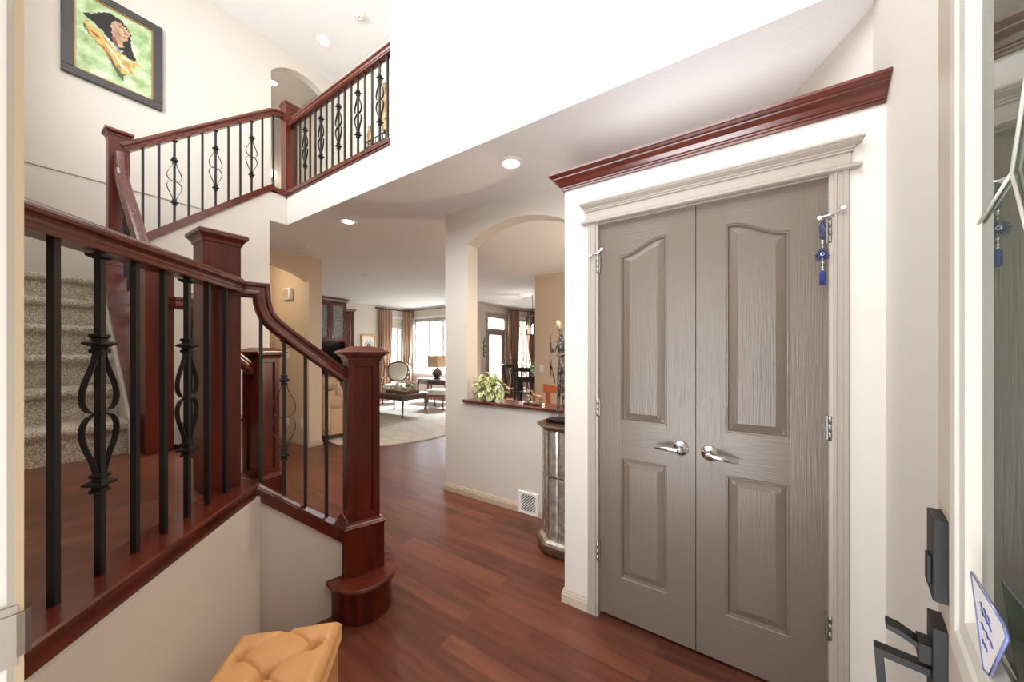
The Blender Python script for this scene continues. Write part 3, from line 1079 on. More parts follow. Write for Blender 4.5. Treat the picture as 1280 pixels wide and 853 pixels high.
# upper flight: carpeted steps, stringer and railing
us = thing('upper_staircase', (-4.6, 1.1, MID), 'upper flight of stairs climbing along the painting wall', 'staircase')
for k in range(6):
    y0 = 0.62 + 0.225 * k
    mb = MB().box(-5.125, -4.16, y0, 1.77 if k == 5 else min(y0 + 0.25, 1.585), MID + RISE * k - 0.02, MID + RISE * (k + 1) * 0.985)
    part('step', mb, 'carpet', us)


def zst(y):
    return zs(y) + 0.078


mb = MB().prism([(0.62, zs(0.62)), (1.64, zs(1.64)), (1.69, 3.04), (1.76, 3.04), (1.76, 3.10), (1.66, 3.10), (1.62, zst(1.62) - 0.01), (0.62, zst(0.62))], 'x', -4.16, -4.035)
part('stringer', mb, 'cherry_rail', us)
g = thing('stair_railing', (-4.11, 1.2, 2.4), 'sloping upper railing between the high post and the balcony post', 'railing', 'stair railings')
rail(g, [(-4.12, 0.62, 2.985), (-4.12, 1.66, 3.878), (-4.12, 1.70, 3.90), (-4.12, 1.76, 3.905)], (1, 0, 0))
for i, y in enumerate([0.708, 0.803, 0.899, 0.993, 1.087, 1.182, 1.28, 1.375, 1.469, 1.564, 1.665]):
    zb0 = min(zst(y), 3.10) - 0.01
    zt = min(2.985 + 0.8587 * (y - 0.62), 3.90) + 0.004
    baluster(g, -4.11, y, zb0, zt - zb0, i in (2, 5, 8), 0)

g = thing('stair_railing', (-3.2, 1.8, UPF), 'long balcony railing along the upper hall beside the white wall', 'railing', 'stair railings')
rail(g, [(-4.04, 1.803, 3.872), (-2.32, 1.803, 3.872)], (0, 1, 0))
mb = MB()
for o, za, zb_ in ((0.0, 3.038, 3.052), (0.008, 3.052, 3.066), (0.004, 3.066, 3.092)):
    mb.box(-4.15, -2.322, 1.757 - o, 1.86, za, zb_)
part('base_rail', mb, 'cherry_rail', g)
bx = [-3.94 + 0.1027 * i for i in range(16)]
for i, x in enumerate(bx):
    baluster(g, x, 1.803, 3.09, 0.79, i % 3 == 2, R(90))


# ------------------------------------------------------------ foyer things
# tufted storage ottoman against the low diagonal wall
OT = 0.385
ot = thing('tufted_ottoman', (-1.15, 0.42, 0), 'ochre button-tufted leather ottoman against the low beige wall', 'ottoman', None, R(-45))
# local x runs along the wall towards the entrance, local y away from it
OL, OW = 0.60, 0.335
c_ot = WM[ot.name].inverted() @ Vector((-1.244, 0.731, 0))      # the corner by the panelled post
X0, X1 = c_ot.x, c_ot.x + OL
Y0, Y1 = c_ot.y - OW, c_ot.y
mb = MB().box(X0 + 0.008, X1 - 0.008, Y0 + 0.008, Y1 - 0.008, 0.02, OT - 0.075)
part('body', mb, 'leather', ot, local=True, bev=0.012)
mb = MB().box(X0 + 0.012, X1 - 0.012, Y0 + 0.012, Y1 - 0.012, 0.0, 0.03)
part('plinth', mb, 'black', ot, local=True)
PX, PY = 0.177, 0.222
TU = [(X0 + 0.016 + PX * i, Y1 - 0.176) for i in range(4)]
TU += [(X0 + 0.103 + PX * i, Y1 - q) for i in range(3) for q in (0.066, 0.287)]


def seg_d(p, a, b):
    ax, ay = b[0] - a[0], b[1] - a[1]
    L2 = ax * ax + ay * ay
    t = max(0, min(1, ((p[0] - a[0]) * ax + (p[1] - a[1]) * ay) / L2))
    return math.hypot(p[0] - a[0] - t * ax, p[1] - a[1] - t * ay)


SEG = []
for t in TU:
    for dx, dy in ((PX / 2, PY / 2), (-PX / 2, PY / 2), (PX / 2, -PY / 2), (-PX / 2, -PY / 2)):
        e = (t[0] + dx, t[1] + dy)
        if not any(abs(e[0] - q[0]) + abs(e[1] - q[1]) < 0.01 for q in TU):
            # a pleat that runs straight out to the nearest edge
            if e[1] >= Y1 - 0.045 or e[1] <= Y0 + 0.035:
                e = (t[0] + dx * 0.25, Y1 if dy > 0 else Y0)
            else:
                e = (X1 if dx > 0 else X0, t[1] + dy * 0.3)
        SEG.append((t, e))


NGX, NGY = 190, 108


def top_h(u, v):
    x, y = X0 + u * (X1 - X0), Y0 + v * (Y1 - Y0)
    z = OT
    e = min(x - X0, X1 - x, y - Y0, Y1 - y)
    z -= 0.03 * max(0, 1 - e / 0.035) ** 2.2
    fe = min(1, max(0, (e - 0.004) / 0.06))
    fe = fe * fe * (3 - 2 * fe)
    dmin = min(math.hypot(x - t[0], y - t[1]) for t in TU)
    z -= 0.034 * math.exp(-(dmin / 0.015) ** 1.5) * (0.35 + 0.65 * fe)
    dc = min(seg_d((x, y), a, b) for a, b in SEG)
    z -= 0.010 * math.exp(-dc / 0.0045) * (0.2 + 0.8 * fe)
    z -= 0.009 * math.exp(-(dmin / 0.045) ** 2) * fe
    return (x, y, z)


mb = MB().grid(top_h, NGX, NGY)
n0 = len(mb.v)
ring = []
for k in range(0, NGX + 1):
    ring.append(k)
for k in range(1, NGY + 1):
    ring.append(k * (NGX + 1) + NGX)
for k in range(NGX - 1, -1, -1):
    ring.append(NGY * (NGX + 1) + k)
for k in range(NGY - 1, 0, -1):
    ring.append(k * (NGX + 1))
low = [Vector((mb.v[i].x, mb.v[i].y, OT - 0.085)) for i in ring]
base = len(mb.v)
mb.v += low
m_ = len(ring)
for i in range(m_):
    j = (i + 1) % m_
    mb.f.append([ring[j], ring[i], base + i, base + j])
    mb.mi.append(0)
    mb.sm.append(True)
mb.f.append([base + i for i in range(m_)])
mb.mi.append(0)
mb.sm.append(False)
cush = part('cushion_lid', mb, 'leather', ot, local=True)
for t in TU:
    part('button', MB().sphere((t[0], t[1], OT - 0.040), 0.0095, 12, 6, sc=(1, 1, 0.55)), 'leather', ot, local=True)

# octagonal mirrored display column with the sculpture on it
M['antique_mirror'] = mat('antique_mirror', (206, 200, 188), 0.18, metal=0.62, var=((24, 24, 24), (150, 142, 130), 0.16))
M['dark_wood'] = mat('dark_walnut', (58, 38, 28), 0.35, coat=0.3, var=((20, 20, 3), (88, 58, 42), 0.25))
dc = thing('display_column', (-1.005, 2.26, 0), 'octagonal mirrored display column with dark wood top, beside the closet', 'cabinet')


def octo(x0, x1, y0, y1, cc, o=0.0):
    x0, x1, y0, y1 = x0 - o, x1 + o, y0 - o, y1 + o
    c2 = cc + o * 0.4
    return [(x0 + c2, y0), (x1 - c2, y0), (x1, y0 + c2), (x1, y1 - c2), (x1 - c2, y1), (x0 + c2, y1), (x0, y1 - c2), (x0, y0 + c2)]


def octo_stack(prof, tf=None):
    return MB().loft([[(x, y, z) for x, y in octo(-1.19, -0.82, 2.085, 2.435, 0.105, o)] for o, z in prof], smooth=False)


part('plinth', octo_stack([(0.0, 0.0), (0.0, 0.018), (0.018, 0.018), (0.022, 0.03), (0.020, 0.055), (0.0, 0.062)]), 'dark_wood', dc)
part('mirror_base', octo_stack([(0.0, 0.062), (0.014, 0.064), (0.008, 0.082), (-0.008, 0.094), (-0.012, 0.1)]), 'antique_mirror', dc)
O8 = octo(-1.19, -0.82, 2.085, 2.435, 0.105, -0.014)
for i in range(8):
    a, b = Vector((*O8[i], 0)), Vector((*O8[(i + 1) % 8], 0))
    t = (b - a).normalized()
    n_ = Vector((t.y, -t.x, 0))
    Ln = (b - a).length
    mb = MB()
    k = 2 if Ln > 0.12 else 1
    for q in range(k):
        p, r_ = a + t * (Ln * q / k + 0.004), a + t * (Ln * (q + 1) / k - 0.004)
        i_, o_ = n_ * -0.006, n_ * 0.0
        for za, zb_ in ((0.1, 0.52), (0.53, 0.842)):
            w = t * 0.010
            mb.add([p + o_ * 1 + Vector((0, 0, za)), r_ + Vector((0, 0, za)), r_ + Vector((0, 0, zb_)), p + Vector((0, 0, zb_)),
                    p + w + n_ * 0.004 + Vector((0, 0, za + 0.01)), r_ - w + n_ * 0.004 + Vector((0, 0, za + 0.01)), r_ - w + n_ * 0.004 + Vector((0, 0, zb_ - 0.01)), p + w + n_ * 0.004 + Vector((0, 0, zb_ - 0.01))],
                   [(0, 1, 5, 4), (1, 2, 6, 5), (2, 3, 7, 6), (3, 0, 4, 7), (4, 5, 6, 7)])
    part('mirror_panel', mb, 'antique_mirror', dc)
part('carcass', octo_stack([(-0.016, 0.09), (-0.016, 0.85)]), 'steel', dc)
part('top', octo_stack([(-0.004, 0.842), (0.008, 0.848), (0.014, 0.852), (0.018, 0.858), (0.018, 0.870), (0.012, 0.877), (-0.05, 0.878)]), 'dark_wood', dc)

M['bronze'] = mat('mottled_bronze', (30, 27, 26), 0.42, metal=0.6, bump=((60, 60, 60), 0.7, 0.01), var=((38, 38, 38), (132, 124, 116), 0.10))
M['pale_gold'] = mat('pale_gilt', (204, 186, 150), 0.4, metal=0.5)
sx, sy, sz = -1.045, 2.22, 0.878
st = thing('figure_sculpture', (sx, sy, sz), 'tall slender bronze figure sculpture standing on the mirrored column', 'sculpture')
part('base', MB().box(sx - 0.085, sx + 0.075, sy - 0.055, sy + 0.055, sz, sz + 0.026), 'black', st, bev=0.003)
# one continuous body grown from a skeleton with a skin modifier
SK = {'pel': ((0.012, 0, 0.40), 0.0262, 0.0207), 'bel': ((0.010, 0, 0.455), 0.0285, 0.0195), 'che': ((0.006, 0, 0.53), 0.0368, 0.0218), 'nek': ((0.008, -0.003, 0.592), 0.0119, 0.0115), 'nk2': ((0.000, -0.005, 0.640), 0.0101, 0.0103),
      'hl': ((-0.006, 0, 0.37), 0.0178, 0.0161), 'kl': ((-0.008, -0.004, 0.22), 0.0148, 0.0138), 'fl': ((-0.020, 0, 0.05), 0.0095, 0.0103), 'tl': ((-0.026, -0.016, 0.032), 0.0107, 0.0069),
      'hr': ((0.028, 0, 0.37), 0.0178, 0.0161), 'kr': ((0.024, -0.004, 0.22), 0.0148, 0.0138), 'fr': ((0.034, 0.004, 0.05), 0.0095, 0.0103), 'tr': ((0.036, -0.012, 0.032), 0.0107, 0.0069),
      'sl': ((-0.020, -0.004, 0.548), 0.0130, 0.0127), 'el': ((-0.032, -0.030, 0.475), 0.0095, 0.0092), 'wl': ((-0.046, -0.040, 0.505), 0.0071, 0.0069), 'ml': ((-0.052, -0.042, 0.520), 0.0083, 0.0069),
      'sr': ((0.034, 0.000, 0.548), 0.0130, 0.0127), 'er': ((0.046, -0.02, 0.465), 0.0095, 0.0092), 'wr': ((0.010, -0.040, 0.455), 0.0071, 0.0069), 'mr': ((-0.012, -0.044, 0.462), 0.0083, 0.0069)}
ED = [('pel', 'bel'), ('bel', 'che'), ('che', 'nek'), ('nek', 'nk2'), ('pel', 'hl'), ('hl', 'kl'), ('kl', 'fl'), ('fl', 'tl'), ('pel', 'hr'), ('hr', 'kr'), ('kr', 'fr'), ('fr', 'tr'), ('che', 'sl'), ('sl', 'el'), ('el', 'wl'), ('wl', 'ml'), ('che', 'sr'), ('sr', 'er'), ('er', 'wr'), ('wr', 'mr')]


def skin(name, sk, ed, m, parent, root, at=(0, 0, 0), scale=1.0, sub=2):
    """one continuous body grown from a skeleton of joints with a radius each"""
    bm = bmesh.new()
    lay = bm.verts.layers.skin.verify()
    vs = {}
    for key in sk:
        v = bm.verts.new(tuple(Vector(sk[key][0]) * scale + Vector(at)))
        v[lay].radius = (sk[key][1] * scale, sk[key][2] * scale)
        v[lay].use_root = (key == root)
        vs[key] = v
    for x, y in ed:
        bm.edges.new((vs[x], vs[y]))
    me = bpy.data.meshes.new(name)
    bm.to_mesh(me)
    bm.free()
    me.materials.append(M[m])
    o = bpy.data.objects.new(name, me)
    COL.objects.link(o)
    o.parent = parent
    md = o.modifiers.new('skin', 'SKIN')
    md.use_smooth_shade = True
    sd = o.modifiers.new('sub', 'SUBSURF')
    sd.levels = sub
    sd.render_levels = sub
    return o


skin('body', SK, ED, 'bronze', st, 'pel', scale=1.04, at=(0, 0, -0.001))
mb = MB().sphere((0, 0, 0), 0.024, 16, 12, tf=TR(sx - 0.006, sy - 0.006, sz + 0.690, 0, 0, R(-24)) @ Matrix.Diagonal((0.82, 0.85, 1.5, 1)))
mb.sphere((0, 0, 0), 0.006, 8, 6, tf=TR(sx - 0.020, sy - 0.022, sz + 0.686, 0, 0, R(-24)))
part('head', mb, 'pale_gold', st, label='smooth pale gilt head')
mb = MB()
mb.tube([(sx - 0.052, sy - 0.045, sz + 0.33), (sx - 0.058, sy - 0.045, sz + 0.42), (sx - 0.050, sy - 0.043, sz + 0.52), (sx - 0.056, sy - 0.043, sz + 0.60), (sx - 0.048, sy - 0.043, sz + 0.645)], [0.003, 0.007, 0.0055, 0.004, 0.002], 8)
mb.tube([(sx - 0.022, sy - 0.044, sz + 0.28), (sx - 0.036, sy - 0.045, sz + 0.36), (sx - 0.052, sy - 0.045, sz + 0.41), (sx - 0.046, sy - 0.044, sz + 0.47)], [0.004, 0.007, 0.006, 0.003], 8)
part('held_branch', mb, 'bronze', st)

# potted plant on the ledge
M['leaf'] = mat('variegated_leaf_green', (112, 140, 66), 0.5, var=((40, 40, 40), (160, 178, 104), 0.2))
M['leaf_edge'] = mat('variegated_leaf_cream', (226, 226, 178), 0.5)
M['vase_glass'] = mat('pale_green_glass', (176, 196, 178), 0.12, trans=0.6, spec=0.6)
M['soil'] = mat('potting_soil', (60, 46, 34), 0.95)
px_, py_, pz_ = -1.938, 2.575, 0.923
pl = thing('potted_plant', (px_, py_, pz_), 'bushy green and cream variegated plant on the left of the cherry ledge', 'plant')
mb = MB().lathe([(0.0001, 0), (0.052, 0.0), (0.060, 0.02), (0.062, 0.06), (0.055, 0.09), (0.050, 0.085), (0.0001, 0.07)], 20, tf=TR(px_, py_, pz_))
part('vase', mb, 'vase_glass', pl)
mb = MB()
rr = random.Random(8)


def leaf(mb, p, yaw, pitch, ln, wd, fold=0.25):
    T = TR(p[0], p[1], p[2], yaw) @ Matrix.Rotation(pitch, 4, 'Y')
    us = [0, 0.18, 0.45, 0.72, 1.0]
    ws = [0.08, 0.8, 1.0, 0.66, 0.0]
    vs = []
    for u, w in zip(us, ws):
        x, z = ln * u, -ln * 0.35 * u * u
        for s, k in ((-1, 1.0), (-0.55, 0.6), (0, 0), (0.55, 0.6), (1, 1.0)):
            vs.append((x, s * w * wd, z + abs(s) * w * wd * fold))
    for a in range(4):
        for b in range(4):
            i = a * 5 + b
            mb.add([vs[i], vs[i + 5], vs[i + 6], vs[i + 1]], [(0, 1, 2, 3)], 1 if b in (0, 3) else 0, True, T)


for k in range(230):
    a = rr.uniform(0, 2 * math.pi)
    el = rr.uniform(-0.35, 1.5)
    rad = rr.uniform(0.05, 0.152)
    c = (px_ + rad * math.cos(a) * math.cos(el) * 1.05, py_ + rad * math.sin(a) * math.cos(el) * 0.9, pz_ + 0.115 + rad * 0.95 * math.sin(el))
    leaf(mb, c, a + rr.uniform(-0.7, 0.7), rr.uniform(-0.5, 0.9), rr.uniform(0.045, 0.075), rr.uniform(0.014, 0.024))
for k in range(16):
    a = rr.uniform(-2.9, 0.3)
    for q in range(3):
        leaf(mb, (px_ + (0.09 + 0.012 * q) * math.cos(a), py_ + (0.06 + 0.01 * q) * math.sin(a), pz_ + 0.10 - 0.024 * q), a, 0.9, 0.055, 0.02)
part('foliage', mb, ['leaf', 'leaf_edge'], pl)
mb = MB()
for k in range(9):
    a = rr.uniform(0, 6.28)
    mb.tube([(px_, py_, pz_ + 0.05), (px_ + 0.03 * math.cos(a), py_ + 0.03 * math.sin(a), pz_ + 0.12), (px_ + 0.085 * math.cos(a), py_ + 0.075 * math.sin(a), pz_ + 0.20)], 0.003, 5)
part('stems', mb, 'leaf', pl)

# brass horse and cart on the ledge
M['brass'] = mat('aged_brass', (188, 150, 104), 0.38, metal=0.7, var=((60, 60, 60), (110, 78, 50), 0.2))
hx_, hy_, hz_ = -1.455, 2.575, 0.923
cart = thing('horse_figurine', (hx_, hy_, hz_), 'small brass horse with cartwheel on a dark base, on the cherry ledge', 'figurine')
part('base', MB().box(hx_ - 0.095, hx_ + 0.085, hy_ - 0.03, hy_ + 0.03, hz_, hz_ + 0.018), 'dark_wood', cart, bev=0.003)
HS = {'pel': ((0.045, 0, 0.082), 0.017, 0.015), 'bel': ((0.015, 0, 0.078), 0.017, 0.015), 'che': ((-0.014, 0, 0.080), 0.018, 0.016), 'nek': ((-0.030, 0, 0.104), 0.010, 0.009), 'hed': ((-0.040, 0, 0.122), 0.0075, 0.007), 'muz': ((-0.057, 0, 0.112), 0.005, 0.0045),
      'tail': ((0.066, 0, 0.080), 0.004, 0.004), 'tai2': ((0.074, 0, 0.052), 0.005, 0.004)}
HE = [('pel', 'bel'), ('bel', 'che'), ('che', 'nek'), ('nek', 'hed'), ('hed', 'muz'), ('pel', 'tail'), ('tail', 'tai2')]
for s, nm in ((-1, 'l'), (1, 'r')):
    HS['f1' + nm] = ((-0.018, s * 0.010, 0.058), 0.007, 0.007)
    HS['f2' + nm] = ((-0.022 - 0.006 * s, s * 0.010, 0.038), 0.0045, 0.0045)
    HS['f3' + nm] = ((-0.020 - 0.008 * s, s * 0.010, 0.020), 0.0042, 0.0042)
    HS['h1' + nm] = ((0.050, s * 0.010, 0.060), 0.009, 0.008)
    HS['h2' + nm] = ((0.058 + 0.004 * s, s * 0.010, 0.040), 0.0048, 0.0045)
    HS['h3' + nm] = ((0.053 + 0.006 * s, s * 0.010, 0.020), 0.0042, 0.0042)
    HE += [('che', 'f1' + nm), ('f1' + nm, 'f2' + nm), ('f2' + nm, 'f3' + nm), ('pel', 'h1' + nm), ('h1' + nm, 'h2' + nm), ('h2' + nm, 'h3' + nm)]
skin('horse', HS, HE, 'brass', cart, 'pel', at=(0.01, 0, 0))
mb = MB()
for s in (-0.02, 0.02):
    T = TR(hx_ - 0.068, hy_ + s, hz_ + 0.052) @ Matrix.Rotation(R(90), 4, 'X')
    ring_ = [(0.030 * math.cos(2 * math.pi * k / 20), 0.030 * math.sin(2 * math.pi * k / 20), 0) for k in range(21)]
    mb.tube(ring_, 0.004, 6, tf=T)
    for k in range(8):
        a = math.pi * k / 4
        mb.tube([(0, 0, 0), (0.03 * math.cos(a), 0.03 * math.sin(a), 0)], 0.0018, 5, tf=T)
mb.tube([(hx_ - 0.068, hy_ - 0.024, hz_ + 0.052), (hx_ - 0.068, hy_ + 0.024, hz_ + 0.052)], 0.004, 6)
part('wheel', mb, 'steel', cart)
mb = MB().box(hx_ - 0.095, hx_ - 0.038, hy_ - 0.014, hy_ + 0.014, hz_ + 0.055, hz_ + 0.080)
mb.tube([(hx_ - 0.075, hy_, hz_ + 0.08), (hx_ - 0.08, hy_, hz_ + 0.115), (hx_ - 0.062, hy_, hz_ + 0.135)], [0.012, 0.010, 0.008], 8)
mb.tube([(hx_ - 0.04, hy_ - 0.012, hz_ + 0.062), (hx_ + 0.01, hy_ - 0.014, hz_ + 0.075)], 0.002, 5)
part('cart', mb, 'brass', cart)

# wall vent
M['frame_shadow'] = mat('grille_shade_grey', (120, 118, 116), 0.6)  # grey colour imitates the shade between the grille bars
vt = thing('floor_vent', (-1.48, 2.515, 0.0), 'white return-air grille low on the arched half wall', 'vent')
mb = MB()
for x0, x1, z0, z1 in ((-1.573, -1.552, 0.003, 0.186), (-1.408, -1.387, 0.003, 0.186), (-1.552, -1.408, 0.003, 0.022), (-1.552, -1.408, 0.167, 0.186)):
    mb.box(x0, x1, 2.506, 2.52, z0, z1)
part('frame', mb, 'white', vt)
mb = MB()
for k in range(-5, 6):
    c_ = 0.0245 * k
    # diagonal bars z - zc = x - xc + c clipped to the frame
    lo, hi = max(-0.072, -0.073 - c_), min(0.072, 0.073 - c_)
    if hi - lo > 0.01:
        pts = [(lo, lo + c_ - 0.0065), (hi, hi + c_ - 0.0065), (hi, hi + c_ + 0.0065), (lo, lo + c_ + 0.0065)]
        mb.prism([(-1.48 + x, 0.0945 + max(-0.0735, min(0.0735, z))) for x, z in pts], 'y', 2.509, 2.513)
part('slats', mb, 'white', vt)
part('gap_shade', MB().box(-1.552, -1.408, 2.5175, 2.52, 0.02, 0.168), 'frame_shadow', vt)


# ceiling fittings
def downlight(x, y, z, e, label, sz=0.075, color=WARM, group='recessed ceiling lights', spot=125):
    d = thing('recessed_light', (x, y, z), label, 'ceiling light', group)
    mb = MB().lathe([(sz * 0.80, -0.001), (sz * 0.85, -0.008), (sz * 1.05, -0.009), (sz * 1.22, -0.004), (sz * 1.22, 0.0), (sz * 0.80, 0.0)], 28)
    part('trim_ring', mb, 'white', d, local=True)
    mb = MB().lathe([(0.0001, -0.003), (sz * 0.55, -0.004), (sz * 0.82, -0.002), (sz * 0.82, 0.0), (0.0001, 0.0)], 24)
    part('lens', mb, 'lens', d, local=True)
    lamp('recessed_lamp', 'SPOT', (x, y, z - 0.03), e, color, (0, 0, 0), radius=0.05, spot=spot, blend=0.8)


downlight(-3.40, 2.068, CEIL, 45, 'recessed light in the hall ceiling nearer the tan hallway')
downlight(-1.364, 2.073, CEIL, 75, 'large bright recessed light in front of the pass-through arch')
downlight(-4.591, 2.455, UPC, 16, 'recessed light in the high upper ceiling')
downlight(-5.95, 2.40, UPC, 14, 'bright recessed light seen through the upper arch')


def disc_fit(name, x, y, z, r, h, label, cat):
    d = thing(name, (x, y, z), label, cat)
    part('body', MB().lathe([(0.0001, -h), (r * 0.6, -h), (r * 0.86, -h * 0.8), (r * 0.92, -h * 0.3), (r, -h * 0.25), (r, 0), (0.0001, 0)], 24), 'white', d, local=True)
    mb = MB()
    for k in range(14):
        a = 2 * math.pi * k / 14
        mb.box(r * 0.62, r * 0.84, -0.003, 0.003, -h * 0.95, -h * 0.78, tf=Matrix.Rotation(a, 4, 'Z'))
    mb.lathe([(0.0001, -h * 1.04), (r * 0.14, -h * 1.04), (r * 0.14, -h), (0.0001, -h)], 10)
    part('grille', mb, 'trim_light', d, local=True)


disc_fit('smoke_detector', -3.852, 2.487, UPC, 0.07, 0.04, 'round white smoke detector on the high upper ceiling', 'smoke detector')
disc_fit('smoke_detector', -4.683, 2.238, CEIL, 0.065, 0.035, 'white smoke detector on the hall ceiling by the tan arch', 'smoke detector')
disc_fit('ceiling_speaker', -5.47, 3.71, CEIL, 0.09, 0.012, 'flat round speaker in the ceiling toward the living room', 'speaker')

# framed portrait on the stairwell wall
M['frame_dark'] = mat('dark_grey_frame', (54, 51, 52), 0.4, coat=0.3)
M['gilt'] = mat('gilt_edge', (168, 132, 84), 0.4, metal=0.6)
pf = thing('framed_painting', (-5.175, 0.70, 3.955), 'large dark-framed green portrait of a figure in a gold shawl, on the stairwell wall', 'painting')
Y0p, Y1p, Z0p, Z1p = 0.370, 1.034, 3.955, 4.84
fw = 0.072
mb = MB()
for a, b, c_, d_ in ((Y0p, Y1p, Z0p, Z0p + fw), (Y0p, Y1p, Z1p - fw, Z1p), (Y0p, Y0p + fw, Z0p + fw, Z1p - fw), (Y1p - fw, Y1p, Z0p + fw, Z1p - fw)):
    mb.box(-5.18, -5.140, a, b, c_, d_)
part('frame', mb, 'frame_dark', pf, bev=0.006)
mb = MB()
g1 = 0.010
for a, b, c_, d_ in ((Y0p + fw, Y1p - fw, Z0p + fw, Z0p + fw + g1), (Y0p + fw, Y1p - fw, Z1p - fw - g1, Z1p - fw), (Y0p + fw, Y0p + fw + g1, Z0p + fw, Z1p - fw), (Y1p - fw - g1, Y1p - fw, Z0p + fw, Z1p - fw)):
    mb.box(-5.18, -5.150, a, b, c_, d_)
part('gilt_fillet', mb, 'gilt', pf)
cy0, cy1, cz0, cz1 = Y0p + fw, Y1p - fw, Z0p + fw, Z1p - fw
SHAPES = [
    ('shadow', [(0.10, 0.60), (0.20, 0.50), (0.34, 0.40), (0.44, 0.30), (0.52, 0.17), (0.60, 0.10), (0.62, 0.20), (0.56, 0.34), (0.44, 0.44), (0.30, 0.54), (0.14, 0.68)]),
    ('hair', [(0.10, 0.74), (0.22, 0.80), (0.32, 0.88), (0.42, 0.92), (0.54, 0.92), (0.64, 0.86), (0.70, 0.78), (0.70, 0.66), (0.73, 0.55), (0.78, 0.45), (0.66, 0.44), (0.52, 0.47), (0.44, 0.56), (0.34, 0.64), (0.22, 0.70)]),
    ('skin', [(0.46, 0.83), (0.50, 0.87), (0.57, 0.87), (0.63, 0.84), (0.68, 0.78), (0.67, 0.72), (0.65, 0.68), (0.60, 0.64), (0.59, 0.60), (0.60, 0.56), (0.54, 0.52), (0.47, 0.56), (0.46, 0.64), (0.45, 0.72), (0.44, 0.78)]),
    ('hair', [(0.53, 0.815), (0.56, 0.825), (0.60, 0.805), (0.57, 0.80)]),
    ('umber', [(0.60, 0.765), (0.645, 0.75), (0.62, 0.735)]),
    ('umber', [(0.585, 0.71), (0.63, 0.705), (0.61, 0.69)]),
    ('umber', [(0.47, 0.56), (0.46, 0.64), (0.50, 0.64), (0.53, 0.58), (0.54, 0.53)]),
    ('gold', [(0.10, 0.66), (0.20, 0.65), (0.36, 0.58), (0.50, 0.47), (0.66, 0.45), (0.80, 0.44), (0.84, 0.40), (0.72, 0.37), (0.70, 0.32), (0.76, 0.24), (0.66, 0.24), (0.58, 0.20), (0.54, 0.24), (0.44, 0.32), (0.32, 0.42), (0.20, 0.52)]),
    ('cream', [(0.34, 0.52), (0.46, 0.42), (0.58, 0.28), (0.66, 0.25), (0.56, 0.36), (0.46, 0.47)]),
    ('cream', [(0.56, 0.44), (0.70, 0.43), (0.80, 0.42), (0.68, 0.40), (0.58, 0.41)]),
    ('umber', [(0.30, 0.46), (0.40, 0.36), (0.52, 0.25), (0.44, 0.36), (0.36, 0.44)]),
    ('umber', [(0.16, 0.60), (0.24, 0.56), (0.34, 0.52), (0.24, 0.54)]),
    ('blue', [(0.36, 0.62), (0.46, 0.55), (0.56, 0.50), (0.62, 0.51), (0.56, 0.46), (0.44, 0.52), (0.35, 0.59)]),
]
PIG = {'shadow': (78, 84, 58), 'hair': (30, 28, 25), 'skin': (182, 146, 118), 'umber': (112, 78, 54), 'gold': (200, 160, 92), 'cream': (236, 218, 172), 'blue': (176, 190, 194)}


def inside(p, poly):
    c = False
    n = len(poly)
    for i in range(n):
        a, b = poly[i], poly[(i + 1) % n]
        if (a[1] > p[1]) != (b[1] > p[1]) and p[0] < (b[0] - a[0]) * (p[1] - a[1]) / (b[1] - a[1]) + a[0]:
            c = not c
    return c


def pigment(u, v):
    from mathutils import noise
    q = Vector((u * 5, v * 6, 1.7))
    wu = 0.018 * noise.noise(q * 4) + 0.008 * noise.noise(q * 11)
    wv = 0.018 * noise.noise(q * 4 + Vector((7, 3, 1))) + 0.008 * noise.noise(q * 11 + Vector((2, 9, 4)))
    k = 0.5 + 0.5 * noise.fractal(q * 1.3, 0.8, 2.0, 4)
    k = min(1, max(0, k))
    a, b = (128, 158, 96), (214, 226, 198)
    col = [a[i] + (b[i] - a[i]) * k for i in range(3)]
    for nm, poly in SHAPES:
        if inside((u + wu, v + wv), poly):
            s = 1 + 0.35 * noise.noise(Vector((u * 22 + v * 20, v * 9 - u * 9, 3.1)))
            col = [min(255, max(0, c_ * s)) for c_ in PIG[nm]]
    return lin(col)


mb = MB().box(-5.18, -5.1665, cy0, cy1, cz0, cz1)
part('backing_board', mb, 'frame_dark', pf)
NU, NV = 110, 150
mb = MB().grid(lambda u, v: (-5.166, cy0 + u * (cy1 - cy0), cz0 + v * (cz1 - cz0)), NU, NV, smooth=False)
m = bpy.data.materials.new('portrait_pigment')
m.use_nodes = True
at = m.node_tree.nodes.new('ShaderNodeVertexColor')
at.layer_name = 'pigment'
m.node_tree.links.new(at.outputs['Color'], m.node_tree.nodes['Principled BSDF'].inputs['Base Color'])
m.node_tree.nodes['Principled BSDF'].inputs['Roughness'].default_value = 0.6
M['pigment'] = m
cvo = part('canvas', mb, 'pigment', pf)
ca_ = cvo.data.color_attributes.new('pigment', 'FLOAT_COLOR', 'POINT')
for j in range(NV + 1):
    for i in range(NU + 1):
        ca_.data[j * (NU + 1) + i].color = pigment(i / NU, j / NV)


# switches, outlets, chime
def plate(name, c, axis, w, h, label, cat, toggle=True, m='white'):
    """small wall plate; axis is the outward direction ('x' +x or 'y' -y)"""
    d = thing(name, c, label, cat)
    x, y, z = c
    if axis == 'x':
        part('plate', MB().box(x, x + 0.006, y - w / 2, y + w / 2, z - h / 2, z + h / 2), m, d, bev=0.002)
        part('toggle', MB().box(x + 0.006, x + 0.011, y - w * 0.22, y + w * 0.22, z - h * 0.28, z + h * 0.28), m, d)
    else:
        part('plate', MB().box(x - w / 2, x + w / 2, y - 0.006, y, z - h / 2, z + h / 2), m, d, bev=0.002)
        part('toggle', MB().box(x - w * 0.22, x + w * 0.22, y - 0.011, y - 0.006, z - h * 0.28, z + h * 0.28), m, d)
    return d


